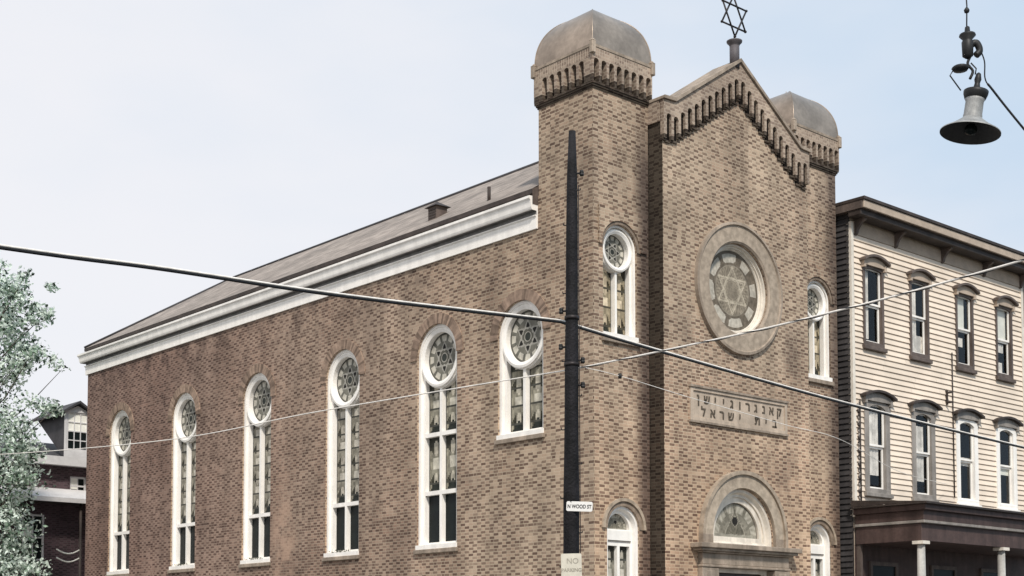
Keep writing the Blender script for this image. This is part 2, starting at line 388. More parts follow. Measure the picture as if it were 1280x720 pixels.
def under_circle(u0,u1,zb,c,zc,R,n=8):
    pts=[(u0,zb),(u1,zb)]
    for i in range(n+1):
        x=u1+(u0-u1)*i/n; pts.append((x,zc-math.sqrt(max(0,R*R-(x-c)**2))))
    return pts
def roundtop_window(mp,c,hw,ztop,zb,rg,rails,darkfrom,hood,nm='arched_window',moss=False,warm=(1,1,1),rot=0):
    """arched window: circular light over a pair of tall lights; rails = transom heights; below darkfrom plain dark panes"""
    zs=ztop-hw; k=hw/.77; zc=zs-.02
    D1,D2,D3=.05,.13,.25
    fr=MB(); a=.075*k
    L0=arch(c,hw-.002,zs,zb); L1=arch(c,hw-a,zs,zb+a)
    fr.loft(L3(mp,L0,D1+.2),L3(mp,L0,D1),'white_paint'); fr.loft(L3(mp,L0,D1),L3(mp,L1,D1),'white_paint'); fr.loft(L3(mp,L1,D1),L3(mp,L1,D2),'white_paint')
    fr.pbox(mp,c-hw-.02,c+hw+.02,zb-.006,zb+.10,-.03,D1+.08,'white_paint')
    mu=.045*k; ou=hw-.165*k; holes=[circ(c,zc,rg)]; segs=[]
    tops=[zb+.14*k+.02]+sorted(rails)
    for i,z0 in enumerate(tops):
        z1=tops[i+1] if i+1<len(tops) else None
        lo=z0+(.05 if i else 0)
        for sg in (-1,1):
            u0,u1=(c-ou,c-mu) if sg<0 else (c+mu,c+ou)
            if z1 is None: holes.append(under_circle(u0,u1,lo,c,zc,rg+.16*k)); segs.append((u0,u1,lo,zc-rg*.72))
            else: holes.append(rect(u0,u1,lo,z1-.05)); segs.append((u0,u1,lo,z1-.05))
    fr.sheet(mp,L1,holes,D2,'white_paint',rev=D3-D2)
    # moulded ring round the circular light
    R0,R1=rg-.004,rg+.13*k
    A,B=circ(c,zc,R0),circ(c,zc,R1)
    mid=circ(c,zc,(R0*.4+R1*.6))
    fr.loft(L3(mp,A,D2+.02),L3(mp,A,D2-.03),'white_paint'); fr.loft(L3(mp,A,D2-.03),L3(mp,mid,D2-.065),'white_paint'); fr.loft(L3(mp,mid,D2-.065),L3(mp,B,D2-.055),'white_paint'); fr.loft(L3(mp,B,D2-.055),L3(mp,B,D2+.01),'white_paint')
    w=fr.build(nm,syn)
    disc(mp,c,zc,rg+.02,D3-.015,lambda r,th:star_colour(r,th,rot),'round_pane',w)
    for i,(u0,u1,v0,v1) in enumerate(segs):
        if v1<=darkfrom+.01:
            mb=MB(); mb.sheet(mp,rect(u0-.01,u1+.01,v0-.01,v1+.01),[],D3,'dark_pane'); mb.build('dark_pane',w)
        else: lights(mp,u0-.01,u1+.01,v0-.01,v1+.01,D3,i*13+int(c*7),w,warm)
    if hood:
        mb=MB(); vring(mb,mp,c,zs,hw,hw+hood,-.02,PI+.02,int(PI*(hw+hood/2)/.062),-.028,.02,(.26,.185,.138),.42)
        mb.build('brick_arch',w)
    mb=MB(); mb.pbox(mp,c-hw-.06,c+hw+.06,zb-.11,zb-.008,-.07,.2,'stone')
    mb.build('sill',w,bevel=.01)
    if moss:
        mb=MB(); rn=random.Random(int(c*10))
        for i in range(90):
            u=c+rn.gauss(.1,.25); z=zb+.10+rn.random()*.06; s_=.03; d=rn.uniform(-.03,.05)
            p=Vector(mp(u,z,d)); mb.poly([p+Vector((rn.uniform(-s_,s_),rn.uniform(-s_,s_),rn.uniform(-s_,s_))) for _ in range(3)],'leaf',(.06,.07,.04))
        mb.build('moss',w)['kind']='stuff'
    return arch(c,hw,zs,zb-.0)
SW=[(22.15,9.93,4.5),(17.84,9.93,4.5),(13.59,9.93,4.5),(9.33,9.93,4.5),(5.36,9.93,4.5),(2.345,9.95,6.86)]
side_holes=[]
for i,(c,zt,zb) in enumerate(SW):
    rails=[5.86] if i<4 else ([5.86,7.28] if i==4 else [])
    side_holes.append(roundtop_window(side,c,.765,zt,zb,.60,rails,5.9 if i<5 else 0,.25,moss=i in(1,2,3),warm=(.95,.94,.94) if i<4 else (1.05,1.05,1.02)))
tw=[roundtop_window(front,c,.525,11.31,8.80,.37,[],0,0,nm='tower_window',warm=(1.25,1.12,.95),rot=PI/6) for c in (.815,W-.815)]
# lower tower windows
def low_window(c,hw,zt,zb):
    mp=front; zs=zt-hw; fr=MB(); D1,D2,D3=.04,.15,.24
    L0=arch(c,hw-.002,zs,zb); L1=arch(c,hw-.06,zs,zb+.06); L2=arch(c,hw-.085,zs,zb+.085)
    fr.loft(L3(mp,L0,.25),L3(mp,L0,D1),'white_paint'); fr.loft(L3(mp,L0,D1),L3(mp,L1,D1),'white_paint'); fr.loft(L3(mp,L1,D1),L3(mp,L2,D2),'white_paint')
    r=hw-.15; fan=[(c+r*math.cos(PI*i/20),zs+r*math.sin(PI*i/20)) for i in range(21)]
    hs=[fan]+[rect(c-r,c-.04,zb+.2,zs-.36),rect(c+.04,c+r,zb+.2,zs-.36)]
    fr.sheet(mp,L2,hs,D2,'white_paint',rev=D3-D2)
    fr.pbox(mp,c-r-.02,c+r+.02,zs-.24,zs-.03,D2-.035,D2+.01,'white_paint'); fr.pbox(mp,c-r-.02,c+r+.02,zs-.27,zs-.24,D2-.02,D2+.01,'grey_paint')
    w=fr.build('tower_window',syn)
    disc(mp,c,zs,r+.01,D3,fan_colour,'fan_pane',w,0,PI,18,60)
    for sg,h in ((0,hs[1]),(1,hs[2])): lights(mp,h[0][0]-.01,h[1][0]+.01,h[0][1]-.01,h[2][1]+.01,D3,sg*5+3,w)
    mb=MB(); vring(mb,mp,c,zs,hw,hw+.10,0,PI,18,-.02,.02,(.26,.20,.15),.15); vring(mb,mp,c,zs,hw+.10,hw+.17,-.0,PI,18,-.06,.02,(.40,.32,.24),.12); mb.build('brick_arch',w)
    mb=MB(); mb.pbox(mp,c-hw-.08,c+hw+.08,zb-.14,zb-.004,-.07,.2,'stone'); mb.build('sill',w)
    return arch(c,hw,zs,zb)
lw=[low_window(c,.495,5.18,2.0) for c in (.875,W-.875)]
# walls
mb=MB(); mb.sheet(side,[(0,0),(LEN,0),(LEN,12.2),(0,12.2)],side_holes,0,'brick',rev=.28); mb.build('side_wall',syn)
mb=MB(); mb.poly([(0,LEN,0),(W,LEN,0),(W,LEN,12.2),(0,LEN,12.2)],'brick'); mb.build('rear_wall',syn)
mb=MB(); mb.poly([(W,S,0),(W,LEN,0),(W,LEN,12.2),(W,S,12.2)],'brick'); mb.build('far_side_wall',syn)
# cornice along the eaves
def cornice(sgn,x0,name):
    prof=[(0,11.46),(.05,11.46),(.05,11.72),(.085,11.745),(.085,11.765),(.04,11.77),(.04,11.86),(.17,11.862),(.19,11.88),(.205,11.92),(.215,12.0),(.23,12.07),(.265,12.11),(.265,12.165),(.08,12.18),(.08,12.25),(0,12.25)]
    mats=['white_paint','white_paint','white_paint','white_paint','shaded_band','shaded_band','shaded_band']+['white_paint']*7+['dark_wood']*3
    mb=MB(); y0=S+.03 if sgn<0 else S+.03; y1=LEN+.05
    P0=[(x0+sgn*p,y0,z) for p,z in prof]; P1=[(x0+sgn*p,y1+p,z) for p,z in prof]
    for i in range(len(prof)-1): mb.poly([P0[i],P0[i+1],P1[i+1],P1[i]],mats[i])
    mb.poly(P0,'white_paint'); mb.poly(P1[::-1],'white_paint')
    # return on the rear
    P2=[(x0-sgn*2.5,y1+p,z) for p,z in prof]
    for i in range(len(prof)-1): mb.poly([P1[i],P1[i+1],P2[i+1],P2[i]],mats[i])
    mb.build(name,syn)
cornice(-1,0,'cornice'); cornice(1,W,'cornice')
# roof with its rear hip
ex=-.17; ez=12.34; rz=15.16; ry=22.6; ey=LEN-.05
mb=MB(); fy=.35
E0,E1=(ex,S+.02,ez),(ex,ey,ez); R0,R1=(MID,fy,rz),(MID,ry,rz); F0,F1=(W-ex,S+.02,ez),(W-ex,ey,ez)
fi0=(S+.05,fy,ez+(rz-ez)*(S+.05-ex)/(MID-ex)); fi1=(W-S-.05,fy,fi0[2]); ti0=(S+.05,S+.02,fi0[2]); ti1=(W-S-.05,S+.02,fi0[2])
mb.poly([E0,E1,R1,R0,fi0,ti0],'shingle'); mb.poly([F0,ti1,fi1,R0,R1,F1],'shingle'); mb.poly([E1,F1,R1],'shingle')
lo=lambda p:(p[0],p[1],p[2]-.10)
for a,b_ in ((E0,E1),(E1,F1),(F1,F0)): mb.poly([a,b_,lo(b_),lo(a)],'dark_wood')
mb.poly([lo(E0),lo(E1),lo(F1),lo(F0)],'dark_wood')
mb.poly([(ex,S+.021,ez-.002),(ex,S+.021,ez-.35),(.12,S+.021,ez-.35),(.12,S+.021,ez+.14)],'brown_paint')
roof=mb.build('roof',syn)
mb=MB(); mb.tube([(MID,fy,rz+.01),(MID,ry,rz+.01)],.05,'slate_far',6); mb.tube([(MID,ry,rz+.01),(ex,ey,ez+.03)],.045,'slate_far',6); mb.build('ridge_cap',roof)
def roofz(x): return ez+(rz-ez)*(x-ex)/(MID-ex)
# louvred vent and pipe on the slope
mb=MB(); vy,vx=6.35,.75; z0=roofz(vx)
mb.box(vx-.12,vx+.22,vy-.17,vy+.17,z0-.12,z0+.26,'brown_paint'); 
for k in range(4): mb.box(vx-.135,vx-.122,vy-.14,vy+.14,z0-.03+k*.065,z0+.0+k*.065,'dark_wood')
q0=[(vx-.2,vy-.24,z0+.25),(vx-.2,vy+.24,z0+.25),(vx+.3,vy+.24,z0+.27),(vx+.3,vy-.24,z0+.27)]; ap=(vx+.03,vy,z0+.42)
for k in range(4): mb.poly([q0[k],q0[(k+1)%4],ap],'dark_wood')
mb.poly(q0,'dark_wood'); mb.build('roof_vent',roof)
mb=MB(); mb.tube([(.45,3.95,roofz(.45)-.1),(.45,3.95,roofz(.45)+.32)],.042,'dark_wood',10); mb.build('vent_pipe',roof)
# towers
def tower(x0,mirror):
    x1=x0+S; H=14.16
    left=lambda u,v,d:(x0+d,u,v); right=lambda u,v,d:(x1-d,u,v); fr=lambda u,v,d:(u,d,v); bk=lambda u,v,d:(u,S-d,v)
    mb=MB(); hole=tw[1 if mirror else 0]; hole2=lw[1 if mirror else 0]
    mb.sheet(fr,[(x0,0),(x1,0),(x1,H),(x0,H)],[hole,hole2],0,'brick',rev=.28)
    zl=0 if mirror else 12.2
    mb.sheet(left,rect(0,S,11.0 if mirror else zl,H),[],0,'brick'); mb.sheet(right,rect(0,S,0 if mirror else 11.,H),[],0,'brick'); mb.sheet(bk,rect(x0,x1,11.9,H),[],0,'brick')
    t=mb.build('tower',syn)
    # raised panel of brick over the window
    c=.815 if not mirror else W-.815; zs=11.31-.525
    mb=MB(); pu0,pu1=(.14,1.63) if not mirror else (W-1.63,W-.14)
    outl=[(pu0,10.80),(c-.60,10.80)]+[(c-.60*math.cos(PI*i/20),zs+.60*math.sin(PI*i/20)+.0) for i in range(21)]+[(c+.60,10.80),(pu1,10.80),(pu1,11.63),(pu0,11.63)]
    outl=[p for i,p in enumerate(outl) if i==0 or (abs(p[0]-outl[i-1][0])+abs(p[1]-outl[i-1][1]))>1e-4]
    mb.solid(fr,outl,-.045,.01,'brick',back=False); 
    mb.build('brick_panel',t)
    mb=MB(); vring(mb,fr,c,zs,.525,.60,0,PI,20,-.02,.02,(.22,.17,.13),.2); mb.build('brick_arch',t)
    # corbel table: stepped courses, pillars and round-headed slots, light band above
    o,T=.075,.14; n=8
    cb=MB(); pr=MB()
    for k,(pz,pd) in enumerate(((H-.005,.022),(H+.037,.045),(H+.079,.068))):
        cb.box(x0-pd,x1+pd,-pd,S+pd,pz,pz+.040,'brick_shaded')
    cb.box(x0+.09,x1-.09,.09,S-.09,H,H+.70,'unlit_dark')  # black core: slot shade put into the colour
    zb,zp,zh,zt=H+.12,H+.27,H+.555,H+.93
    for mp,a,b_ in ((lambda u,v,d:(u,-o+d,v),x0-o,x1+o),(lambda u,v,d:(u,S+o-d,v),x0-o,x1+o),(lambda u,v,d:(x0-o+d,u,v),-o+T+.001,S+o-T-.001),(lambda u,v,d:(x1+o-d,u,v),-o+T+.001,S+o-T-.001)):
        full=mp(0,0,0)[1] in(-o,S+o) 
        sp=(S+2*o)/n; r=sp*.33
        cs=[]; base=(x0 if full else 0)-o
        for i in range(n):
            cc=base+sp*(i+.5)
            if cc-r>a+.02 and cc+r<b_-.02: cs.append(cc)
        pts=[(a,zp)]; prev=a
        for cc in cs:
            pts+=[(cc-r,zp)]+[(cc-r*math.cos(PI*i/8),zh+r*math.sin(PI*i/8)) for i in range(9)]+[(cc+r,zp)]
            cb.pbox(mp,prev,cc-r,zb,zp,.004,T,'brick_shaded'); prev=cc+r
        cb.pbox(mp,prev,b_,zb,zp,.004,T,'brick_shaded')
        pts+=[(b_,zp),(b_,zt-.06),(a,zt-.06)]
        pr.solid(mp,pts,0,T,'brick_band')
    cb.build('corbel',t)
    pr.box(x0-o-.015,x1+o+.015,-o-.015,S+o+.015,zt-.06,zt,'stone')
    p=pr.build('parapet',t)
    # soldier joints scored in the band, corner ornaments
    jb=MB()
    for mp,a,b_ in ((lambda u,v,d:(u,-o-d,v),x0-o,x1+o),(lambda u,v,d:(x0-o-d,u,v),-o,S+o)):
        k=a+.06
        while k<b_-.04: jb.pbox(mp,k,k+.014,zh+.10,zt-.08,-.01,.003,'frieze'); k+=.075
    jb.build('joint_pattern',t)
    for (cx,cy) in ((x0-o,-o),(x1+o,-o),(x0-o,S+o),(x1+o,S+o)):
        mb=MB(); q=.055
        mb.box(cx-q,cx+q,cy-q,cy+q,zt-.22,zt+.05,'stone_light')
        apex=(cx,cy,zt+.12); B=[(cx-q,cy-q,zt+.05),(cx+q,cy-q,zt+.05),(cx+q,cy+q,zt+.05),(cx-q,cy+q,zt+.05)]
        for i in range(4): mb.poly([B[i],B[(i+1)%4],apex],'stone_light')
        mb.build('corner_ornament',t,bevel=.012)
    # cloister-vault dome, square on plan
    mb=MB(); cx,cy=x0+S/2,S/2; a=S/2+.06; b_=1.13; N=36; prev=None
    for i in range(N+1):
        th=PI/2*i/N; s_=a*(math.cos(th)**.82 if i<N else 0.0); z=zt+b_*math.sin(th)**.86
        s_=max(s_,.012)
        ring=[(cx-s_,cy-s_,z),(cx+s_,cy-s_,z),(cx+s_,cy+s_,z),(cx-s_,cy+s_,z)]
        if prev:
            for e in range(4):
                n=len(mb.v); mb.v+=[prev[e],prev[(e+1)%4],ring[(e+1)%4],ring[e]]; mb.face((n,n+1,n+2,n+3),'tin',sm=False)
        prev=ring
    d=mb.build('dome',t)
    for e in (0,1,2,3):
        mb=MB(); sx=(-1,1,1,-1)[e]; sy=(-1,-1,1,1)[e]; pts=[]
        for i in range(N+1):
            th=PI/2*i/N; s_=a*(math.cos(th)**.82 if i<N else 0.0); pts.append((cx+sx*s_,cy+sy*s_,zt+b_*math.sin(th)**.86))
        mb.tube(pts,.012,'tin',6); mb.build('dome_seam',d)
    mb=MB(); mb.lathe((cx,cy,zt+b_),[(.06,-.03),(.05,.02),(.02,.06),(.008,.16),(.001,.17)],'tin',10); mb.build('finial',d)
tower(0,False); tower(W-S,True)
# central bay with its gable
slope=(15.82-14.30)/(MID-2.10); 
def topz(u):
    u=u if u<=MID else 2*MID-u
    return 14.28 if u<2.10 else 14.30+(u-2.10)*slope
RX,RZ,RR=4.325,10.41,1.05; DX=4.38
entry_hole=arch(DX,1.10,4.66,0.0)
gable=[(BAY0,0),(DX-1.10,0)]
holes=[circ(RX,RZ,RR),arch(DX,1.10,4.66,1.0)]
mb=MB(); mb.sheet(bay,[(BAY0,0),(BAY1,0),(BAY1,topz(BAY1)-.05),(2*MID-2.1,14.25),(MID,15.77),(2.1,14.25),(BAY0,14.23)],holes,0,'brick',rev=.32)
mb.build('front_wall',syn)
mb=MB()
mb.poly([(BAY0,BY,0),(BAY0,.3,0),(BAY0,.3,14.23),(BAY0,BY,14.23)],'brick_return'); mb.build('return_wall',syn,label='dark brick return beside the left tower')
mb=MB(); mb.poly([(BAY1,BY,0),(BAY1,BY,14.23),(BAY1,.3,14.23),(BAY1,.3,0)],'brick'); mb.build('return_wall',syn)
mb=MB(); mb.sheet(lambda u,v,d:(u,.30-d,v),[(BAY0,11.5),(BAY1,11.5),(BAY1,14.2),(2*MID-2.1,14.25),(MID,15.77),(2.1,14.25),(BAY0,14.2)],[],0,'brick'); mb.build('gable_back',syn)
# gable corbel table
o,T=.08,.13; gp=lambda u,v,d:(u,BY-o+d,v)
a,b_=BAY0-.03,BAY1+.03; n=22; sp=(b_-a-.10)/n; r=sp*.32
hz=lambda u:topz(u)-.49+(.06 if u<2.1 or u>2*MID-2.1 else 0)   # springing of the slot heads
pm=lambda u:topz(u)-.84; bm_=lambda u:topz(u)-.95
pts=[]; cb=MB(); prev=a
for i in range(n):
    cc=a+.05+sp*(i+.5)
    pts+=[(prev,pm((prev+cc-r)/2)),(cc-r,pm((prev+cc-r)/2))]+[(cc-r*math.cos(PI*k/8),hz(cc)+r*math.sin(PI*k/8)) for k in range(9)]
    z=pm((prev+cc-r)/2); cb.pbox(gp,prev+.001,cc-r-.001,z-.09,z-.002,.004,T,'brick_shaded'); cb.pbox(gp,prev+.001,cc-r-.001,z-.13,z-.092,.03,T,'brick_shaded')
    cb.pbox(gp,cc-r-.001,cc+r+.001,bm_(cc)-.05,bm_(cc),.045,T,'brick_shaded')
    cb.pbox(gp,cc-r,cc+r,bm_(cc),hz(cc)+r,o-.006,o-.003,'unlit_dark')  # black backing paints the shade inside each slot
    pts.append((cc+r,pm((cc+r+cc+sp-r)/2))); prev=cc+r
pts+=[(b_,pm(b_)),(b_,topz(b_)-.07),(2*MID-2.1,14.23),(MID,15.75),(2.1,14.23),(a,14.21)]
pts2=[]
for p in pts:
    if not pts2 or abs(p[0]-pts2[-1][0])+abs(p[1]-pts2[-1][1])>1e-4: pts2.append(p)
mb=MB(); mb.solid(gp,pts2,0,T-.02,'brick_band',back=False); g=mb.build('gable_band',syn); cb.build('gable_corbel',syn)
mb=MB(); cop=[(a-.03,14.22),(2.10,14.24),(MID,15.76),(2*MID-2.1,14.24),(b_+.03,14.22),(b_+.03,14.29),(2*MID-2.09,14.315),(MID,15.845),(2.09,14.315),(a-.03,14.29)]
mb.solid(lambda u,v,d:(u,BY-o-.05+d,v),cop,0,.85,'stone'); mb.build('coping',syn,bevel=.01)
mb=MB(); mb.box(a-.012,a+.25,BY+.06,.36,13.75,14.215,'brick_band'); mb.build('kneeler',syn)
mb=MB(); mb.box(b_-.25,b_+.012,BY+.06,.36,13.75,14.215,'brick_band'); mb.build('kneeler',syn)
# star on its pedestal
mb=MB(); px,py=MID-.09,-.40
mb.tube([(px,py,15.6),(px,py,16.20)],.115,'pedestal_paint',16); mb.lathe((px,py,16.18),[(.115,-.04),(.13,.0),(.18,.05),(.185,.08),(.12,.10),(.03,.14),(.001,.15)],'pedestal_paint',20); st=mb.build('star_pedestal',syn)
mb=MB(); R=.49; zc=16.36+.50; bar=.022
for sg in (1,-1):
    P=[(px+R*math.sin(2*PI*k/3),py+.016*sg,zc+sg*R*math.cos(2*PI*k/3)) for k in range(3)]
    for k in range(3):
        A,B=Vector(P[k]),Vector(P[(k+1)%3]); mb.tube([A,B],bar,'iron',6)
    for p in P: mb.lathe(p,[(.001,-.036),(.03,-.02),(.036,0),(.03,.02),(.001,.036)],'iron',8)
mb.tube([(px,py,16.30),(px,py,zc-R+.02)],.02,'iron',8); mb.build('star',st,label='iron six-pointed star')
# rose window
fr=MB()
vring(fr,bay,RX,RZ,1.10,1.46,0,2*PI,12,-.06,.05,(.38,.31,.24),.07)
fr2=[circ(RX,RZ,q,72) for q in (1.46,1.54,1.54)]
fr.loft(L3(bay,circ(RX,RZ,1.455,72),-.06),L3(bay,circ(RX,RZ,1.475,72),-.10),'stone'); fr.loft(L3(bay,circ(RX,RZ,1.475,72),-.10),L3(bay,circ(RX,RZ,1.535,72),-.09),'stone'); fr.loft(L3(bay,circ(RX,RZ,1.535,72),-.09),L3(bay,circ(RX,RZ,1.545,72),.02),'stone')
fr.loft(L3(bay,circ(RX,RZ,1.105,72),-.06),L3(bay,circ(RX,RZ,1.06,72),-.03),'stone'); fr.loft(L3(bay,circ(RX,RZ,1.06,72),-.03),L3(bay,circ(RX,RZ,1.04,72),.08),'stone')
rs=fr.build('stone_surround',syn)
fr=MB()
pf=[(1.049,.05),(1.015,.05),(1.005,.11),(.975,.11),(.97,.16),(.945,.155),(.925,.20)]
for (p,d),(p2,d2) in zip(pf,pf[1:]): fr.loft(L3(bay,circ(RX,RZ,p,72),d),L3(bay,circ(RX,RZ,p2,72),d2),'cream_paint',sm=False)
rw=fr.build('rose_window',syn)
disc(bay,RX,RZ,.94,.185,medal_colour,'rose_pane',rw,nr=36,na=144)
# inscribed plaque
mb=MB(); PU0,PU1,PV0,PV1=2.59,6.05,7.19,7.93
mb.solid(bay,rect(PU0,PU1,PV0,PV1),-.04,.02,'plaque_stone',holes=[rect(PU0+.09,PU1-.09,PV0+.07,PV1-.07)],back=False)
mb.sheet(bay,rect(PU0+.08,PU1-.08,PV0+.06,PV1-.06),[],-.008,'plaque_stone'); mb.pbox(bay,PU0-.03,PU1+.03,PV0-.05,PV0-.003,-.06,.02,'stone'); mb.pbox(bay,PU0-.03,PU1+.03,PV1+.003,PV1+.05,-.07,.02,'stone')
pq=mb.build('plaque',syn)
def text_mesh(s,size,mat,name,parent,mtx,ext=.004,align='CENTER',xs=1.,bold=0.):
    cu=bpy.data.curves.new(name,'FONT'); cu.body=s; cu.size=size; cu.extrude=ext; cu.align_x=align; cu.align_y='CENTER'; cu.offset=bold
    to=bpy.data.objects.new('tmp_text',cu); col.objects.link(to); dg=bpy.context.evaluated_depsgraph_get(); dg.update()
    me=bpy.data.meshes.new_from_object(to.evaluated_get(dg)); bpy.data.objects.remove(to)
    org=ROOT[parent.name] if parent else Vector((0,0,0))
    me.transform(Matrix.Translation(-org)@mtx@Matrix.Diagonal((xs,1,1,1))); me.materials.clear(); me.materials.append(MATS[mat])
    o_=bpy.data.objects.new(name,me); col.objects.link(o_); ROOT[o_.name]=org
    if parent: o_.parent=parent
    return o_
def join(objs,name):
    """merge several small text meshes into one inscription"""
    mb=MB()
    mat=objs[0].data.materials[0].name; par=objs[0].parent; org=ROOT[objs[0].name]
    for o_ in objs:
        n=len(mb.v); mb.v+=[tuple(v.co+org) for v in o_.data.vertices]
        for p in o_.data.polygons: mb.face([n+i for i in p.vertices],mat)
    for o_ in objs: bpy.data.objects.remove(o_)
    return mb.build(name,par)
FRONT_ROT=Matrix(((1,0,0),(0,0,-1),(0,1,0))).to_4x4()   # text facing -y
def hebrew(chars,u0,u1,zc,size,mat,nm,parent):
    obs=[]
    for i,ch in enumerate(chars):
        u=u0+(u1-u0)*(i+.5)/len(chars)
        if ch==' ': continue
        obs.append(text_mesh(ch,size,mat,nm,parent,Matrix.Translation((u,BY-.012,zc))@FRONT_ROT,ext=.008,xs=1.05,bold=.006))
    return obs
hebrew(list('קאנגרוגיישן')[::-1],PU0+.14,PU1-.14,7.69,.285,'letter','letter',pq)
hebrew(list('בית ישראל')[::-1],PU0+.30,PU1-.30,7.40,.285,'letter','letter',pq)
# main entrance
dr=MB(); zs=4.66
dr.pbox(bay,DX-1.80,DX+1.80,4.34,4.45,-.34,.02,'stone'); dr.pbox(bay,DX-1.72,DX+1.72,4.28,4.34,-.28,.02,'stone'); dr.pbox(bay,DX-1.62,DX+1.62,4.24,4.28,-.22,.02,'stone')
dr.pbox(bay,DX-1.54,DX+1.54,3.98,4.24,-.14,.3,'stone'); dr.pbox(bay,DX-1.57,DX+1.57,3.92,3.98,-.17,.3,'stone')
ent=dr.build('door_entablature',syn,bevel=.012)
for sg in (-1,1):
    mb=MB(); c=DX+sg*1.28; mb.pbox(bay,c-.25,c+.25,0,3.55,-.12,.3,'stone'); mb.pbox(bay,c-.28,c+.28,3.60,3.91,-.15,.3,'stone'); mb.pbox(bay,c-.26,c+.26,3.55,3.60,-.14,.3,'stone_light'); mb.pbox(bay,c-.13,c+.13,3.66,3.85,-.165,-.14,'stone_light'); mb.pbox(bay,c-.3,c+.3,0,.35,-.16,.3,'stone'); mb.build('pilaster',ent,bevel=.01)
mb=MB(); vring(mb,bay,DX,zs,1.12,1.43,0,PI,11,-.09,.05,(.42,.345,.265),.08); vring(mb,bay,DX,zs,1.43,1.52,0,PI,24,-.14,.02,(.36,.29,.22),.06)
for sg in (-1,1): mb.pbox(bay,min(DX+sg*1.12,DX+sg*1.43),max(DX+sg*1.12,DX+sg*1.43),4.452,zs,-.09,.05,'stone'); mb.pbox(bay,min(DX+sg*1.432,DX+sg*1.52),max(DX+sg*1.432,DX+sg*1.52),4.452,zs,-.14,.02,'stone')
mb.build('stone_arch',ent)
mb=MB(); A=arch(DX,1.118,zs,4.46)
def ring(p,d,q,e,m): mb.loft(L3(bay,arch(DX,p,zs,4.46),d),L3(bay,arch(DX,q,zs,4.46+(1.118-q)*.5),e),m)
ring(1.118,-.06,1.118,.03,'stone'); ring(1.118,.03,1.03,.03,'cream_paint'); ring(1.03,.03,.99,.12,'cream_paint'); ring(.99,.12,.93,.12,'cream_paint'); ring(.93,.12,.93,.16,'cream_paint')
rr=.80; fan=[(DX+rr*math.cos(PI*i/24),zs+rr*math.sin(PI*i/24)) for i in range(25)]
mb.sheet(bay,arch(DX,.935,zs,4.46),[fan],.16,'cream_paint',rev=.06); fl=mb.build('fanlight',ent)
disc(bay,DX,zs,.81,.215,fan_colour,'fan_pane',fl,0,PI,24,84)
mb=MB()
for sg in (-1,1):
    u0,u1=(DX-.90,DX-.006) if sg<0 else (DX+.006,DX+.90)
    mb=MB(); hs=[rect(u0+.14,u1-.14,1.9,3.6),rect(u0+.14,u1-.14,.5,1.7)]
    mb.solid(bay,rect(u0,u1,.46,3.82),.20,.26,'door_paint',holes=hs,back=False); mb.sheet(bay,rect(u0+.12,u1-.12,.48,3.7),[],.235,'door_paint'); d_=mb.build('door',ent)
    mb=MB(); mb.tube([bay(DX+sg*.09,1.5,.20),bay(DX+sg*.09,1.5,.14),bay(DX+sg*.09,1.75,.14),bay(DX+sg*.09,1.75,.20)],.012,'iron',6); mb.build('handle',d_)
mb=MB()
mb.solid(bay,rect(DX-1.03,DX+1.03,.4,3.92),.10,.25,'cream_paint',holes=[rect(DX-.905,DX+.905,.45,3.83)],back=False); mb.build('door_frame',ent)
for k in range(3):
    mb=MB(); w=2.1-.25*k; mb.pbox(bay,DX-w,DX+w,.15*k,.15*(k+1)-.002,-1.25+.35*k,-.0-.02,'stone'); mb.build('door_step',ent)
# ================================================================== FRAME HOUSE
HX0,HX1,HY=8.92,17.5,-.27
hs_=lambda u,v,d:(u,HY+d,v)
house=empty('frame_house',(HX0,HY,0),'cream clapboard house three storeys high with bracketed eave and dark porch','house')
W3=[(9.86,.40),(11.98,.40),(14.24,.40),(16.36,.40)]
W2=[(9.94,.50),(12.08,.50),(14.25,.50),(16.36,.50)]
brn=random.Random(5)
def clap(mb,mp,u0,u1,v0,v1,openings,m,step=.146):
    v=v0
    while v<v1-.01:
        t_=min(v+step,v1); cuts=[(u0,u1)]
        for (a,b_,c,d) in openings:
            if t_>c+.02 and v<d-.02:
                nc=[]
                for (p,q) in cuts:
                    if b_<=p or a>=q: nc.append((p,q)); continue
                    if a>p: nc.append((p,a))
                    if b_<q: nc.append((b_,q))
                cuts=nc
        pieces=[]
        for p,q in cuts:
            while q-p>3.6:
                k=p+brn.uniform(.9,min(3.4,q-p-.5)); pieces.append((p,k-.004)); p=k
            pieces.append((p,q))
        for p,q in pieces:
            tone=brn.uniform(.96,1.03)*(.93 if brn.random()<.03 else 1); cc=(.80*tone,.68*tone,.555*tone) if m=='clapboard' else None
            dv=brn.uniform(-.0015,.0015)
            mb.poly([mp(p,v+dv,-.038),mp(q,v+dv,-.038),mp(q,t_,-.004),mp(p,t_,-.004)],m,cc); mb.poly([mp(p,v+dv,-.038),mp(q,v+dv,-.038),mp(q,v,.0),mp(p,v,.0)],m,cc)
        v+=step
ops=[(c-h-.04,c+h+.04,9.80,12.0) for c,h in W3]+[(c-h-.06,c+h+.06,5.98,8.5) for c,h in W2]
ops_exact=[rect(c-h,c+h,9.84,11.95) for c,h in W3]+[rect(c-h-.01,c+h+.01,6.04,8.42) for c,h in W2]
mb=MB(); mb.sheet(hs_,rect(HX0,HX1,0,13.3),ops_exact,.002,'frieze',rev=.12)
mb.build('wall',house)
mb=MB(); clap(mb,hs_,HX0+.10,HX1-.13,5.5,12.65,ops,'clapboard'); mb.build('clapboard_siding',house)
lf=lambda u,v,d:(HX0+d,u,v)
mb=MB(); mb.sheet(lf,rect(HY+.002,9,0,13.3),[],.004,'clapboard_dark'); clap(mb,lf,HY+.02,9,0.2,13.1,[],'clapboard_dark'); mb.build('side_siding',house,label='dark painted side wall')
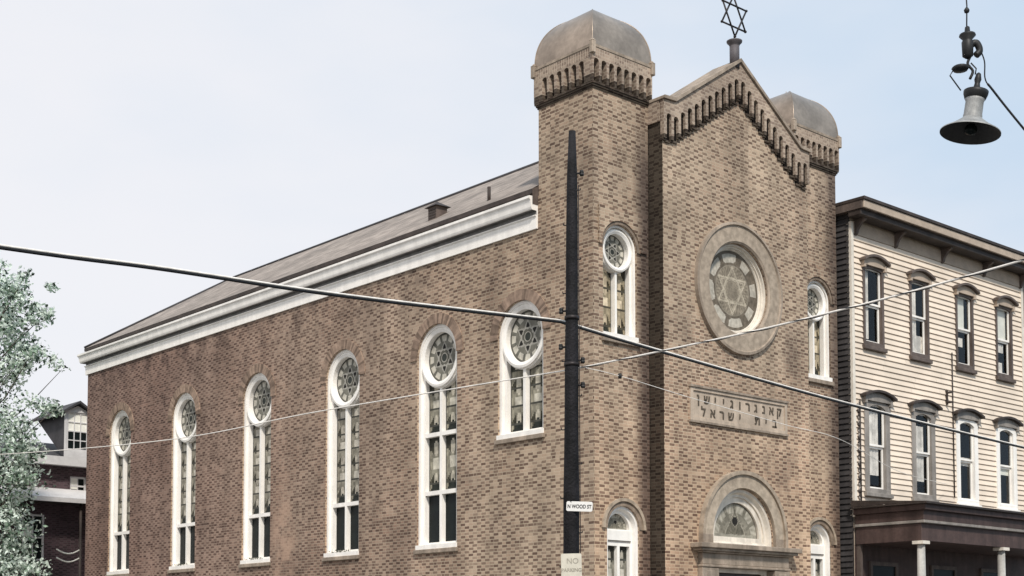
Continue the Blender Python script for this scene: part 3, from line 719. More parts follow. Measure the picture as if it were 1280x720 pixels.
mb=MB(); mb.pbox(hs_,HX0-.008,HX0+.10,5.4,12.95,-.045,.1,'cream_paint'); mb.build('corner_board',house)
mb=MB(); mb.pbox(hs_,HX1-.13,HX1,5.4,12.95,-.045,.1,'cream_paint'); mb.build('corner_board',house)
mb=MB(); mb.pbox(hs_,HX0+.10,HX1-.131,12.66,12.98,-.028,.02,'frieze'); mb.build('frieze_board',house)
# roof and eave
mb=MB(); ed=.50; ux0,ux1=8.745,17.85
mb.box(ux0,ux1,HY-ed,9,13.16,13.42,'brown_paint'); mb.box(ux0+.02,ux1,HY-ed-.05,HY-ed-.002,13.17,13.36,'frieze'); mb.box(ux0-.015,ux1+.02,HY-ed-.085,9,13.365,13.45,'dark_wood')
mb.box(ux0+.03,ux1,HY-ed+.06,HY-.06,13.02,13.158,'dark_wood')
rf=mb.build('roof',house,bevel=.008)
for i,u in enumerate((9.13,10.92,13.17,15.32,17.36)):
    mb=MB(); pr=[(-.02,13.02),(-.34,13.02),(-.34,12.97),(-.24,12.92),(-.17,12.84),(-.11,12.76),(-.08,12.66),(-.02,12.62)]
    mb.solid(lambda a_,v,d:(u-.045+d,HY+a_,v),pr,0,.09,'brown_paint'); mb.build('bracket',rf,bevel=.006)
def house_window(c,h,zb,zt,arched,dark,storey,curt):
    mp=hs_; rise=.10 if arched else .03; m=('grey_paint' if arched else 'brown_paint') if dark else 'white_paint'
    zs=zt-rise; fr=MB(); L=lambda i,ib=None:seg(c,h-i,zs-(i if i>0 else 0)*.6,rise,zb+(i if ib is None else ib))
    cas=.13 if arched else .03
    # outer casing
    O=seg(c,h+.06,zs+.05,rise,zb-.02); I=seg(c,h-cas,zs-.06,rise,zb+.10)
    fr.loft(L3(mp,O,.02),L3(mp,O,-.055),m); fr.loft(L3(mp,O,-.055),L3(mp,I,-.055),m); fr.loft(L3(mp,I,-.055),L3(mp,I,.07),m)
    w=fr.build('window',house)
    mb=MB(); mb.pbox(mp,c-h-.10,c+h+.10,zb-.12,zb-.022,-.12,.05,'brown_paint' if not arched else m)
    if arched: mb.pbox(mp,c-h-.02,c+h+.02,zb-.022,zb+.098,-.07,.05,m)
    mb.build('sill',w,bevel=.008)
    # hood
    hb=MB(); hw=h+(.20 if arched else .17); z0=zt+(.04 if arched else .02); hr=.16
    n=14; up_=[(c+hw*(1-2*i/n),z0+.12+.15*(1-(1-2*i/n)**2)) for i in range(n+1)]
    dn=[(c+hw*(1-2*i/n),z0+.055+.155*(1-(1-2*i/n)**2)) for i in range(n+1)]
    hb.solid(mp,up_+dn[::-1],-.21,.0,'brown_paint' if not arched else 'dark_wood')
    w_=h+.06
    body=[(c-w_,z0-.02),(c+w_,z0-.02)]+[(c+w_*(1-2*i/n),z0+.052+.15*(1-(w_/hw*(1-2*i/n))**2)) for i in range(n+1)]
    hb.solid(mp,body,-.11,.0,'frieze' if not arched else 'grey_paint')
    for sg in (-1,1): hb.pbox(mp,c+sg*(h+.06)-.045,c+sg*(h+.06)+.045,z0-.10,z0+.07,-.13,.0,'frieze' if not arched else 'grey_paint')
    hb.build('hood',w,bevel=.006)
    # sashes
    u0,u1=c-h+cas,c+h-cas; zm=(zb+.10+zt-.06)/2+.02; s_=.05
    Zt=zt-.02
    sm='white_paint'
    for nm,a,b_,d in (('upper_sash',zm,Zt,.005),('lower_sash',zb+.102,zm-.002,.045)):
        sb=MB(); ft=.02 if nm=='upper_sash' else .0
        sb.solid(mp,rect(u0+.002,u1-.002,a,b_),d,d+.035,sm,holes=[rect(u0+s_,u1-s_,a+s_,b_-s_-ft)])
        so=sb.build(nm,w); gb=MB(); gb.sheet(mp,rect(u0+s_-.005,u1-s_+.005,a+s_-.005,b_-s_-ft+.005),[],d+.02,'glass'); gb.build('pane',so)
    # dark room with curtains or a blind
    rb=MB(); rb.pbox(mp,c-h-.15,c+h+.5,zb-.1,zt+.1,.085,.9,'unlit_dark'); rb.f=rb.f[1:]; rb.mi=rb.mi[1:]; rb.col=rb.col[1:]; rb.smooth=rb.smooth[1:]
    rb.build('room',w)
    for (cu0,cu1,cz0,cz1,mm) in curt:
        cbm=MB(); n=16; A=[];B=[]
        for i in range(n+1):
            u=u0-.04+(u1-u0+.08)*(cu0+(cu1-cu0)*i/n); dd=.105+(.012*math.sin(i*1.9) if mm=='curtain' else 0)
            A.append(mp(u,zb+(zt-zb)*cz0,dd)); B.append(mp(u,zb+(zt-zb)*cz1,dd))
        cbm.loft(A,B,mm,closed=False,sm=True); cbm.build('curtain' if mm=='curtain' else 'blind',w)
C3=[[(.0,.45,.1,1,'curtain')],[(.0,.55,.05,.9,'curtain'),(0,1,.06,.30,'curtain')],[(.15,.75,.52,.98,'pale_blind'),(.3,.62,.3,.42,'curtain')],[(0,.9,.50,1,'pale_blind'),(0,.7,.36,.48,'curtain'),(0,.62,.05,.22,'curtain')]]
C2=[[(0,.78,.20,.93,'curtain')],[(0,.74,.20,.84,'curtain')],[(0,1,.46,.56,'curtain')],[(0,1,.42,.54,'pale_blind')]]
for (c,h),cu in zip(W3,C3): house_window(c,h,9.86,11.93,False,True,3,cu)
for i,((c,h),cu) in enumerate(zip(W2,C2)): house_window(c,h,6.08,8.40,True,i<2,2,cu)
# service pipe and insulator rack on the front
mb=MB(); mb.tube([hs_(13.55,10.2,-.05),hs_(13.55,8.9,-.05),hs_(13.55,6.2,-.05)],.018,'dark_wood',8); mb.build('conduit',house)
mb=MB(); mb.pbox(hs_,13.22,13.27,8.72,9.12,-.08,-.02,'dark_wood')
for z in (8.78,9.05): mb.tube([hs_(13.245,z,-.06),hs_(13.245,z,-.20)],.03,'dark_wood',8)
mb.build('insulator_rack',house)
mb=MB(); x_=9.12
for k in range(30):
    z=5.75+k*.085; mb.tube([hs_(x_+(.03 if k%2 else -.03),z,-.05),hs_(x_+(-.03 if k%2 else .03),z+.085,-.05)],.022,'dark_wood' if (k//2)%2 else 'grey_paint',6)
mb.tube([hs_(x_+.04,5.6,-.07),hs_(x_+.04,8.4,-.07)],.02,'dark_wood',6); mb.build('downpipe',house)
# porch
PY=-2.22; por=MB()
por.box(HX0-.10,17.7,PY-.16,HY-.05,5.44,5.58,'porch_brown'); por.box(HX0-.18,17.78,PY-.25,HY-.05,5.58,5.63,'dark_wood')
por.box(HX0-.02,17.6,PY-.06,HY-.05,5.20,5.438,'porch_brown'); por.box(HX0-.045,17.62,PY-.085,HY-.05,5.13,5.198,'grey_paint')
por.poly([(HX0-.18,PY-.25,5.632),(17.78,PY-.25,5.632),(17.78,HY-.05,5.80),(HX0-.18,HY-.05,5.80)],'dark_wood'); por.poly([(HX0-.18,PY-.25,5.632),(HX0-.18,HY-.05,5.80),(HX0-.18,HY-.05,5.632)],'dark_wood')
por.box(HX0,17.6,PY+.02,HY-.05,4.70,5.128,'porch_brown'); 
p_=por.build('porch_roof',house,bevel=.008)
for u in (9.02,12.75,16.6):
    mb=MB(); mb.tube([(u,PY+.10,.9),(u,PY+.10,2.6),(u,PY+.10,4.62)],[.12,.115,.095],'column_grey',16,sm=True); mb.box(u-.15,u+.15,PY-.05,PY+.25,4.62,4.698,'cream_paint'); mb.box(u-.16,u+.16,PY-.06,PY+.26,.6,.9,'cream_paint'); mb.build('porch_column',house)
mb=MB(); mb.box(HX0,17.6,PY,HY-.05,0,.6,'porch_brown'); mb.build('porch_floor',house)
mb=MB(); mb.pbox(hs_,HX0+.02,HX1,.6,4.7,-.04,-.005,'porch_brown'); 
for u in (9.0,): mb.box(u-.05,u+.05,HY-.16,HY-.05,.6,4.7,'brown_paint')
mb.build('porch_wall',house)
for u in (10.1,12.9,15.4):
    mb=MB(); mb.solid(hs_,rect(u-.62,u+.62,1.3,4.3),-.10,-.042,'brown_paint',holes=[rect(u-.52,u+.52,1.4,2.75),rect(u-.52,u+.52,2.82,4.2)],back=False); w=mb.build('porch_window',house)
    mb=MB(); mb.sheet(hs_,rect(u-.55,u+.55,1.38,4.22),[],-.06,'dark_pane'); mb.build('pane',w)
# ================================================================== NEIGHBOUR AT THE RIGHT EDGE
row=empty('row_house',(17.86,HY,0),'white painted row house just showing at the right edge beside the clapboard house','house')
rp=lambda u,v,d:(u,HY-.12+d,v)
mb=MB(); ho=[rect(18.15,19.05,9.2,11.3),rect(20.2,21.1,9.2,11.3),rect(18.15,19.05,6.0,8.2),rect(20.2,21.1,6.0,8.2)]
mb.sheet(rp,rect(17.60,23.5,0,12.95),ho,0,'white_far',rev=.15); mb.poly([(17.60,HY-.12,0),(17.60,HY-.02,0),(17.60,HY-.02,12.95),(17.60,HY-.12,12.95)],'white_far'); mb.build('wall',row)
mb=MB(); mb.box(17.95,23.6,HY-.35,8,12.96,13.3,'grey_paint'); mb.build('roof',row)
for h in ho:
    u0,u1,v0,v1=h[0][0],h[1][0],h[0][1],h[2][1]
    mb=MB(); mb.solid(rp,rect(u0-.1,u1+.1,v0-.1,v1+.1),-.03,.01,'grey_paint',holes=[rect(u0+.05,u1-.05,v0+.05,v1-.05)]); w=mb.build('window',row)
    mb=MB(); mb.sheet(rp,rect(u0,u1,v0,v1),[],.10,'dark_pane'); mb.build('pane',w)
mb=MB(); mb.pbox(rp,17.62,17.95,4.5,9.9,-.03,-.003,'grey_paint'); mb.build('shutter',row)
# ================================================================== HOUSE BEYOND, LEFT
YB=29.0; dh=empty('dormer_house',(2,YB,0),'dark brick house with a gabled dormer behind the tree at the far left','house')
fb=lambda u,v,d:(u,YB+d,v)
mb=MB(); wl=rect(-.43,.41,5.25,6.95); wu=rect(1.35,2.0,7.75,8.45)
mb.sheet(fb,rect(-3.2,9,0,9.0),[wl,wu],0,'brick_far',rev=.2); mb.poly([(-3.2,YB,0),(-3.2,YB+7,0),(-3.2,YB+7,9),(-3.2,YB,9)],'brick_far'); mb.build('wall',dh)
for h in (wl,wu):
    u0,u1,v0,v1=h[0][0],h[1][0],h[0][1],h[2][1]; mb=MB(); vm=(v0+v1)/2; um=(u0+u1)/2
    mb.solid(fb,rect(u0,u1,v0,v1),.06,.12,'white_far',holes=[rect(u0+.07,um-.02,v0+.07,vm-.03),rect(um+.02,u1-.07,v0+.07,vm-.03),rect(u0+.07,um-.02,vm+.03,v1-.07),rect(um+.02,u1-.07,vm+.03,v1-.07)],back=False); w=mb.build('window',dh)
    mb=MB(); mb.sheet(fb,rect(u0,u1,v0,v1),[],.10,'dark_pane'); mb.build('pane',w)
    mb=MB(); mb.pbox(fb,u0+.05,u0+.50*(u1-u0),vm-.12,vm+.38,.075,.095,'pale_blind'); mb.build('blind',w)
mb=MB(); mb.poly([(-3.4,YB-.35,9.02),(9.2,YB-.35,9.02),(9.2,YB+3.4,10.1),(-3.4,YB+3.4,10.1)],'slate_far'); mb.poly([(-3.4,YB+3.4,10.1),(9.2,YB+3.4,10.1),(9.2,YB+7.2,9.0),(-3.4,YB+7.2,9.0)],'slate_far')
mb.poly([(-3.2,YB,9.0),(-3.2,YB+7,9.0),(-3.2,YB+3.4,10.0)],'brick_far'); mb.build('roof',dh)
mb=MB(); mb.box(-3.4,9.2,YB-.45,YB-.352,8.78,9.10,'white_far'); mb.box(-3.4,9.2,YB-.352,YB-.003,8.80,8.86,'white_far'); mb.build('eave_board',dh)
# dormer
mb=MB(); d0,d1=1.10,2.16; df=lambda u,v,d:(u,YB+.02+d,v)
hole=rect(1.20,2.06,9.42,10.86)
mb.sheet(df,[(d0,9.1),(d1,9.1),(d1,10.85),((d0+d1)/2,11.12),(d0,10.85)],[hole],0,'white_far',rev=.1); mb.poly([(d0,YB+.02,9.1),(d0,YB+2.6,10.9),(d0,YB+.02,10.9)],'slate_far'); mb.poly([(d1,YB+.02,9.1),(d1,YB+2.6,10.9),(d1,YB+.02,10.9)],'slate_far'); dm=mb.build('dormer',dh)
mb=MB(); k=(d0+d1)/2
for sg in (-1,1):
    A=[(k,YB-.18,11.20),(k+sg*.80,YB-.18,10.68),(k+sg*.80,YB+2.6,10.68),(k,YB+2.6,11.20)]; mb.poly(A,'slate_far'); mb.poly([(p[0],p[1],p[2]+.09) for p in A],'slate_far'); mb.poly([A[0],A[1],(A[1][0],A[1][1],A[1][2]+.09),(A[0][0],A[0][1],A[0][2]+.09)],'slate_far'); mb.poly([A[1],A[2],(A[2][0],A[2][1],A[2][2]+.09),(A[1][0],A[1][1],A[1][2]+.09)],'slate_far')
mb.build('dormer_roof',dm)
mb=MB(); hs=[]; 
for i in range(3):
    for j in range(4):
        hs.append(rect(1.27+.25*i,1.27+.25*i+.22,9.49+.34*j,9.49+.34*j+.30))
mb.solid(df,hole,.03,.07,'white_far',holes=hs,back=False); w=mb.build('dormer_window',dm)
mb=MB(); mb.sheet(df,rect(1.2,2.06,9.42,10.12),[],.06,'dark_pane'); mb.build('pane',w)
mb=MB(); mb.sheet(df,rect(1.2,2.06,10.122,10.86),[],.058,'pale_blind'); mb.build('blind',w)
# pent roof over the ground floor
mb=MB(); mb.box(-3.0,9,YB-1.0,YB-.9,7.36,7.52,'white_far'); mb.poly([(-3,YB-1.0,7.522),(9,YB-1.0,7.522),(9,YB-.002,7.95),(-3,YB-.002,7.95)],'white_far'); mb.box(-3,9,YB-.9,YB-.003,7.37,7.42,'dark_wood'); mb.build('pent_roof',dh)
for u in (1.45,):
    mb=MB(); mb.tube([(u,YB-.75,0),(u,YB-.75,7.37)],.05,'dark_wood',8); mb.build('post',dh)
# clothes line sagging under the pent roof
mb=MB()
for z in (5.65,5.35):
    mb.tube([(.55+.9*i/10,YB-.75,z-.16*math.sin(PI*i/10)+.02*i/10) for i in range(11)],.028,'pale_blind',6)
tag(mb.build('clothes_line'),'pale double rope sagging beneath the low roof at the far left','clothes line')
# ================================================================== UTILITY POLE AND SIGNS
P0=Vector((-4.325,-3.765,0)); P1=Vector((-4.62,-4.15,10.92)); axis=(P1-P0)/10.92
pole=empty('utility_pole',tuple(P0),'tall black wooden utility pole leaning slightly before the tower corner','utility pole')
pz=lambda z:P0+axis*z
prad=lambda z:(.172-.0078*z) if z<10.3 else .092-(z-10.3)*.055
mb=MB(); mb.tube([pz(z*10.92/14) for z in range(15)],[prad(z*10.92/14)*(1+.03*math.sin(z*2.3)) for z in range(15)],'pole_wood',14,sm=True); mb.build('pole_shaft',pole)
towards=(Vector((CAM.x,CAM.y,0))-Vector((P0.x,P0.y,0))).normalized(); rightv=Vector((-towards.y,towards.x,0))
if rightv.dot(rt)<0: rightv=-rightv
for z,sg in ((7.86,-1),(7.25,-1),(7.02,1),(6.60,1),(10.2,1)):
    mb=MB(); p=pz(z); q=p+rightv*sg*(prad(z)+.07)
    mb.tube([p,q],.018,'iron',6); mb.lathe(q,[(.001,-.05),(.035,-.045),(.04,-.01),(.025,.0),(.04,.015),(.03,.05),(.001,.055)],'lamp_black',10); mb.build('insulator',pole)
mb=MB(); mb.tube([pz(z)+rightv*(prad(z)+.012) for z in (0.2,3,5,6.9,10)],.009,'iron',6); mb.build('ground_wire',pole)
for z in (3.1,3.5,4.0): pass
rn_=random.Random(4)
for k in range(16):
    z=1.2+k*.58; sg=1 if k%2 else -1
    mb=MB(); p=pz(z)+towards*rn_.uniform(-.02,.05); mb.tube([p,p+rightv*sg*(prad(z)+.045)],.010,'iron',6)
    if k>2: mb.tube([p+rightv*sg*(prad(z)+.045),p+rightv*sg*(prad(z)+.045)+Vector((0,0,.035))],.010,'iron',6)
    mb.build('climbing_step',pole)
for z in (7.74,6.95):
    mb=MB(); mb.lathe(pz(z),[(prad(z)+.001,-.03),(prad(z)+.014,-.03),(prad(z)+.014,.03),(prad(z)+.001,.03)],'iron',16); mb.tube([pz(z),pz(z)+Vector((.1,.2,.0))],.014,'iron',6); mb.build('cable_bracket',pole)
# street name sign
zt_,zb_=4.62,4.44
def plate(name,pc,nrm,w,h,mat,tilt=0.):
    """flat plate centred at pc, facing nrm; returns object and the text matrix"""
    n_=nrm.normalized(); r_=Vector((0,0,1)).cross(n_).normalized(); u_=n_.cross(r_)
    r_,u_=r_*math.cos(tilt)+u_*math.sin(tilt),-r_*math.sin(tilt)+u_*math.cos(tilt)
    Mx=Matrix((r_,u_,n_)).transposed().to_4x4(); Mx.translation=pc
    mb=MB(); q=.018
    out=[(-w/2+q,-h/2),(w/2-q,-h/2),(w/2,-h/2+q),(w/2,h/2-q),(w/2-q,h/2),(-w/2+q,h/2),(-w/2,h/2-q),(-w/2,-h/2+q)]
    mb.solid(lambda u,v,d:tuple(Mx@Vector((u,v,-d))),out,0,.012,mat)
    return mb,Mx
zc=4.53; nrm=(towards+rightv*-.18).normalized(); pc=pz(zc)+towards*(prad(zc)+.03)+rightv*.135
mb,Mx=plate('street_sign',pc,nrm,.445,.165,'sign_white',-.05)
ss=mb.build('street_sign'); tag(ss,'small white street name plate nailed across the black utility pole','street sign')
mb=MB(); c0=pz(zc); mb.tube([c0,pc-nrm*.012-rightv*.08],.012,'iron',6); mb.build('bracket',ss)
text_mesh('N WOOD ST',.088,'sign_ink','lettering',ss,Mx@Matrix.Translation((0,-.004,.003)),ext=.001,xs=.80,bold=.002)
mb=MB(); zc=3.44; pc=pz(zc)+towards*(prad(zc)+.016)+rightv*.005
mb,Mx=plate('pole_notice',pc,towards,.345,.60,'notice_cream',.02)
pn=mb.build('pole_notice'); tag(pn,'cream printed notice board fixed low on the black utility pole','notice')
text_mesh('NO',.13,'notice_ink','lettering',pn,Mx@Matrix.Translation((.02,.17,.003)),ext=.001)
text_mesh('PARKING',.082,'notice_ink','lettering',pn,Mx@Matrix.Translation((0,.02,.003)),ext=.001,bold=.002)
# ================================================================== OVERHEAD CABLES
def sagline(pts,n=24):
    """smooth curve through points (Catmull-Rom)"""
    P=[Vector(p) for p in pts]; P=[P[0]*2-P[1]]+P+[P[-1]*2-P[-2]]; out=[]
    for i in range(1,len(P)-2):
        for k in range(n):
            t_=k/n; a,b_,c,d=P[i-1:i+3]
            out.append(.5*((2*b_)+(c-a)*t_+(2*a-5*b_+4*c-d)*t_*t_+(3*b_-a-3*c+d)*t_**3))
    out.append(P[-2]); return out
off=.24
ca=empty('overhead_cable',(-4.44,-3.65,7.7),'thick black cable with pale messenger wire crossing the whole street past the pole','cable')
LA=sagline([(-80,-3.65,7.3),(-32,-3.65,7.1),(-22,-3.65,6.95),(-14.4,-3.65,7.215),(-11.97,-3.65,7.34),(-8.93,-3.65,7.46),(-4.44,-3.65,7.75)]); RA=sagline([(-4.44,-3.65,7.75),(-1.91,-3.65,7.58),(3.64,-3.65,7.27),(11.21,-3.65,7.0),(22,-3.65,6.75),(34,-3.65,6.9),(80,-3.65,7.2)])
pa=LA+RA[1:]
mb=MB(); mb.tube(pa,.020,'cable_black',8); mb.build('cable',ca)
mb=MB(); mb.tube([p+Vector((0,0,.036)) for p in pa],.0165,'cable_pale',8); mb.build('messenger_wire',ca)
cb_=empty('twisted_cable',(-4.2,-3.6,6.96),'pale twisted cable running along the side wall and rising toward the right','cable')
pb=sagline([(-4.2,70,10.),(-4.2,36,9.4),(-4.2,24.26,8.24),(-4.2,11.27,7.33),(-4.2,4.07,7.19),(-4.2,-3.59,6.96)])+sagline([(-4.2,-3.59,6.955),(-4.2,-5.83,6.95),(-4.2,-8.53,6.98),(-4.2,-12.06,7.15),(-4.2,-20,7.75),(-4.2,-50,8.1)])[1:]
rb_=[.012 if p.y>-3.6 else .016 for p in pb]
mb=MB(); mb.tube(pb,rb_,'cable_pale',8); mb.build('pale_wire',cb_)
mb=MB(); pp=[]
full=[]
for i in range(len(pb)-1):
    seglen=(pb[i+1]-pb[i]).length; k=max(1,int(seglen/.10))
    if pb[i].y<-3.4: full+=[pb[i].lerp(pb[i+1],j/k) for j in range(k)]
acc=0
for i,p in enumerate(full):
    if i: acc+=(p-full[i-1]).length
    ph=acc*2*PI/.9; pp.append(p+Vector((math.cos(ph)*.014,0,-.004+math.sin(ph)*.014)))
mb.tube(pp,.009,'cable_black',6); mb.build('lashing_wire',cb_)
mb=MB(); pc_=sagline([(-4.20,-3.62,7.06),(-2.97,-3.65,7.0),(-1.1,-3.65,6.83),(1.79,-3.65,6.61),(3.62,-3.65,6.49),(8.0,-2.2,6.3),(12.9,-.5,6.5)])
mb.tube(pc_,.006,'cable_pale',6); cw=mb.build('drop_wire'); tag(cw,'thin pale drop wire from the pole past the plaque to the clapboard house','wire')
mb=MB(); mb.lathe((-2.97,-3.65,7.0),[(.001,-.05),(.03,-.045),(.035,0),(.03,.045),(.001,.05)],'lamp_black',8); mb.build('insulator',cw)
# ================================================================== STREET LAMP
lc=dep(1213,165,12.); lamp=empty('street_lamp',tuple(lc),'black and grey bell street lamp hanging in the upper right sky','street lamp')
tl=Matrix.Rotation(math.radians(9),3,fw)
def lp(x,z,y=0): return lc+tl@(rt*x+Vector((0,0,1))*z+Vector((fw.x,fw.y,0)).normalized()*y)
AX=tl
mb=MB(); mb.lathe(lc,[(.076,.12),(.088,.112),(.10,.10),(.17,.046),(.235,.006),(.252,-.004),(.252,-.012)],'lamp_grey',40,AX); mb.lathe(lc,[(.250,-.011),(.23,.005),(.17,.042),(.10,.085),(.001,.095)],'lamp_inside',40,AX); sh=mb.build('lamp_shade',lamp)
mb=MB(); mb.lathe(lc,[(.078,.10),(.080,.14),(.077,.15),(.075,.265),(.083,.285),(.078,.29)],'lamp_grey',28,AX); mb.build('lamp_housing',lamp)
mb=MB(); mb.lathe(lc,[(.078,.28),(.088,.29),(.102,.33),(.104,.355),(.06,.37),(.03,.385),(.022,.43),(.03,.46),(.02,.51),(.001,.525)],'lamp_black',24,AX); mb.build('lamp_cap',lamp)
mb=MB(); mb.lathe(lc,[(.001,.07),(.03,.065),(.05,.04),(.055,.01),(.04,-.015),(.001,-.025)],'dark_pane',20,AX); mb.build('bulb',lamp)
V=lambda x,z:lc+rt*x+Vector((0,0,z))
mb=MB(); mb.tube(sagline([V(.005,.46),V(.03,.53),V(-.012,.59),V(.012,.66)],6),.012,'lamp_black',8); mb.tube([V(-.075,.36),V(-.165,.49),V(-.14,.53)],.006,'lamp_black',6); mb.tube([V(.015,.60),V(.06,.55),V(.05,.50)],.006,'lamp_black',6); mb.lathe(V(-.075,.545),[(.001,-.02),(.06,-.012),(.075,.01),(.06,.025),(.001,.03)],'lamp_black',12); mb.tube([V(-.07,.55),V(.01,.57)],.012,'lamp_black',6); mb.build('hanger',lamp)
mb=MB(); c=V(-.01,.70); mb.lathe(c,[(.02,-.06),(.045,-.04),(.05,.08),(.038,.10),(.07,.135),(.065,.15),(.025,.165),(.02,.21),(.008,.22)],'lamp_black',16); mb.tube(sagline([V(.02,.76),V(.06,.775),V(.085,.74),V(.09,.70),V(.06,.665)],5),.030,'lamp_black',8); mb.build('insulator',lamp)
mb=MB(); mb.tube([V(-.015,.90),V(-.01,1.10),V(-.02,1.30),V(-.01,1.45)],.006,'lamp_black',6); mb.lathe(V(-.012,1.06),[(.001,-.03),(.02,-.02),(.025,.0),(.012,.02),(.001,.03)],'lamp_black',8); mb.build('suspension_wire',lamp)
mb=MB()
pulley=[V(-.07,1.22),V(-.055,1.27),V(-.03,1.40),V(0.0,1.55),V(.02,1.75)]
mb.tube(pulley,[.012,.04,.05,.055,.03],'lamp_black',10); mb.build('pulley_block',lamp)
sp0=V(-9,2.55); sp1=V(9,2.45); mb=MB(); mb.tube(sagline([sp0,V(-4,2.0),V(.02,1.75),V(4,2.0),sp1]),.010,'cable_black',6); tag(mb.build('span_wire'),'black span wire above the hanging street lamp','wire')
mb=MB(); mb.tube(sagline([V(.075,.76),V(.13,.62),V(.135,.46),V(.20,.36),V(.46,.02),V(1.2,-.9),V(2.6,-2.3)],10),lambda i:.006 if i<26 else .010,'cable_black',8); tag(mb.build('feeder_cable'),'black feeder cable slanting from the street lamp down to the right edge','cable')
# ================================================================== TREE
TC=dep(-48,520,45.); tb=Vector((TC.x,TC.y,0))
tree=empty('street_tree',tuple(tb),'street tree, sun highlights and shade painted into its leaves, at the far left edge before the dormer house','tree')
rn=random.Random(11)
mb=MB(); mb.tube([tb,tb+Vector((.05,.1,2.2)),tb+Vector((.1,0,4.5)),tb+Vector((0,-.1,7.5)),tb+Vector((.1,0,11.5))],[.26,.21,.17,.11,.03],'bark',12); tk=mb.build('trunk',tree)
side_dir=rt
clumps=[]
# (pixel-free) crown clumps in metres: along the street's right-hand direction, height, spread
spec=[(1.2,13.6,.6),(1.9,13.25,.5),(2.35,12.8,.4),(2.5,13.75,.2),(.3,13.6,.8),(1.7,13.95,.25),(2.9,11.2,.22),(2.5,11.35,.3),(2.0,11.0,.4),(.2,13.0,.7),(1.0,13.1,.45),(.0,12.4,.9),(.9,12.55,.65),(1.55,12.2,.6),(1.9,11.6,.65),(.6,11.5,.9),(2.35,12.9,.28),(2.45,12.3,.22),(1.2,10.7,.75),(.4,9.9,.9),(2.5,9.8,.38),(2.85,9.75,.22),(1.2,9.4,.7),(1.5,8.4,.85),(.5,7.9,.9),(1.9,7.6,.65),(1.4,6.9,.85),(.6,6.4,.9),(-.6,11.5,1.0),(-1.2,9.8,1.1),(-1.3,8,1.2),(-.8,6.5,1.1),(.5,5.3,.75),(1.2,4.9,.7),(1.9,4.6,.6),(2.4,4.6,.4),(2.2,7.4,.35),(1.9,6.0,.6),(1.6,5.4,.6),(2.3,8.3,.45),(1.9,9.0,.5),(.8,4.0,.6),(1.5,3.8,.5)]
lv=MB(); br=MB()
dpt=Vector((fw.x,fw.y,0)).normalized()
for (sx,sz,sr) in spec:
    for rep in range(3):
        bare=rep!=1
        c=tb+side_dir*(sx+rn.uniform(-.15,.15))+dpt*rn.uniform(-1.3,.9)+Vector((0,0,sz))
        base=tb+Vector((0,0,max(2.4,sz-1.6-abs(sx)*.45))); mid=base.lerp(c,.55)+Vector((rn.uniform(-.2,.2),rn.uniform(-.2,.2),-.15))
        bare or br.tube([base,mid,c-Vector((0,0,sr*.4))],[.04,.02,.008],'bark',5)
        for k in range(int(240*sr*(.6+sr*.8))):
            d=Vector((rn.gauss(0,1),rn.gauss(0,1),rn.gauss(0,.8))); d=d.normalized()*sr*rn.random()**.42
            p=c+d+side_dir*rn.gauss(0,.07); s_=rn.uniform(.04,.10)
            n_=Vector((rn.gauss(0,1),rn.gauss(0,1),rn.gauss(.5,1))).normalized(); a=n_.orthogonal().normalized(); a=(Matrix.Rotation(rn.random()*6.28,3,n_)@a); b_=n_.cross(a)
            v=rn.random(); hi=d.z/sr
            if v<.56+.22*hi: q=rn.uniform(.80,1.08); cc=(.77*q,.86*q,.76*q)  # near-white leaves, more toward clump tops: sun highlights painted into the colour
            elif v<.78: q=rn.uniform(.7,1.2); cc=(.27*q,.38*q,.27*q)
            else: q=rn.uniform(.5,1.2); cc=(.04*q,.07*q,.045*q)  # darkest leaves: deep crown shade painted into the colour
            lv.poly([p-a*s_,p+b_*s_*.55+n_*s_*.15,p+a*s_,p-b_*s_*.55+n_*s_*.1],'leaf',cc)
br.build('branches',tree)
lv.build('crown',tree)
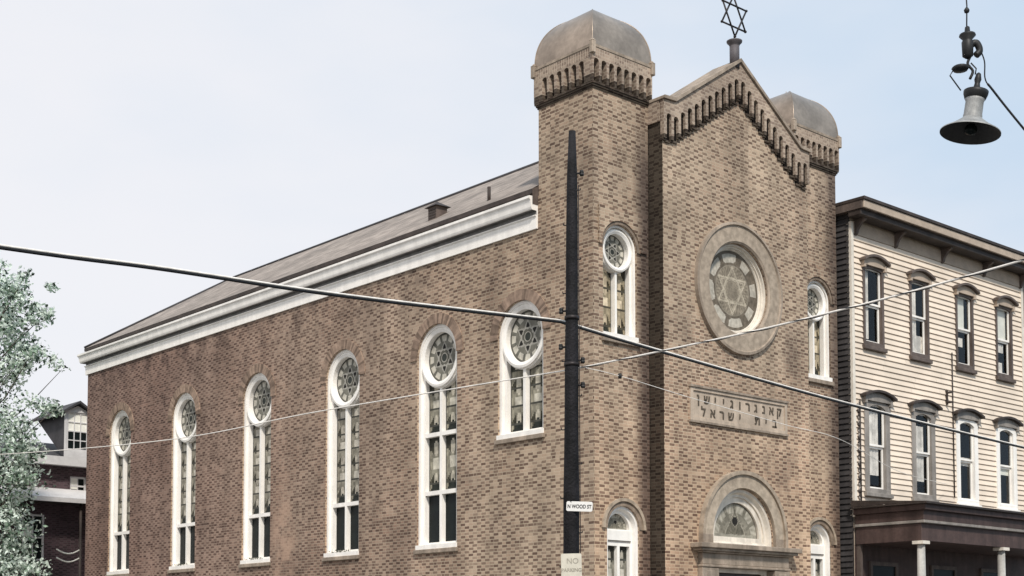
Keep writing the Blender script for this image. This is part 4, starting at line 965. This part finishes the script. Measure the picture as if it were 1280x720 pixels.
# ================================================================== GROUND
def ground(name,polys,m):
    mb=MB()
    for p in polys: mb.poly(p,m)
    o_=mb.build(name); o_['kind']='structure'; o_['label']=name.replace('_',' '); return o_
ground('ground',[[(-900,-900,-.16),(900,-900,-.16),(900,900,-.16),(-900,900,-.16)]],'soil')
ground('road',[[(-300,-16,-.156),(300,-16,-.156),(300,-5.2,-.156),(-300,-5.2,-.156)],[(-16,-5.2,-.156),(-5.6,-5.2,-.156),(-5.6,300,-.156),(-16,300,-.156)],[(-16,-300,-.156),(-5.6,-300,-.156),(-5.6,-16,-.156),(-16,-16,-.156)]],'asphalt')
mb=MB(); mb.box(-5.6,60,-5.2,-.5,-.155,-.004,'concrete'); mb.box(-5.6,-.05,-.499,60,-.155,-.004,'concrete'); mb.box(-.049,60,-.499,45,-.155,-.012,'concrete'); o_=mb.build('pavement'); o_['kind']='structure'; o_['label']='concrete pavement'
mb=MB(); mb.box(-60,-16,-60,-16,-.155,-.004,'concrete'); mb.box(-60,-16,-5.2,60,-.155,-.004,'concrete'); o_=mb.build('far_pavement'); o_['kind']='structure'; o_['label']='concrete pavement across the street'
# ================================================================== SKY AND SUN
SUN_EL,SUN_AZ=math.radians(46),math.radians(213)     # azimuth clockwise from +y
w=bpy.data.worlds.new('World'); sc.world=w; w.use_nodes=True; t=NT(w.node_tree)
bg=w.node_tree.nodes['Background']; sky=t.node('ShaderNodeTexSky',sky_type='NISHITA',sun_disc=False); sky.sun_elevation=SUN_EL; sky.sun_rotation=SUN_AZ; sky.air_density=1.2; sky.dust_density=3
gen=t.node('ShaderNodeTexCoord').outputs['Generated']
x,y,z=t.sep(gen)
dotr=t.math('ADD',t.math('MULTIPLY',x,rt.x),t.math('MULTIPLY',y,rt.y))       # left .. right across the view
n1=t.noise(t.vscale(gen,1,1,1.6),2.2,4,.5); n2=t.noise(t.vscale(gen,1,1,3),5.,4,.55)
f=t.math('ADD',t.math('ADD',t.math('MULTIPLY',dotr,.8),t.math('MULTIPLY',z,1.15)),t.math('ADD',t.math('MULTIPLY',n1,1.0),t.math('MULTIPLY',n2,.35)))
f=t.ramp(f,.70,1.60,0,1)
haze=t.mix(f,(9.3,9.32,9.7),(5.6,7.2,9.0))
t.set(bg.inputs['Color'],t.mix(.92,sky.outputs[0],haze)); bg.inputs['Strength'].default_value=.1
sl=bpy.data.lights.new('sun','SUN'); sl.energy=3.6; sl.angle=math.radians(6); sl.color=(1,.94,.86); so=bpy.data.objects.new('sun',sl); col.objects.link(so)
sd=Vector((math.sin(SUN_AZ)*math.cos(SUN_EL),math.cos(SUN_AZ)*math.cos(SUN_EL),math.sin(SUN_EL)))
so.rotation_euler=(-sd).to_track_quat('-Z','Y').to_euler(); so.location=(0,0,40)
for m in bpy.data.materials:
    pass
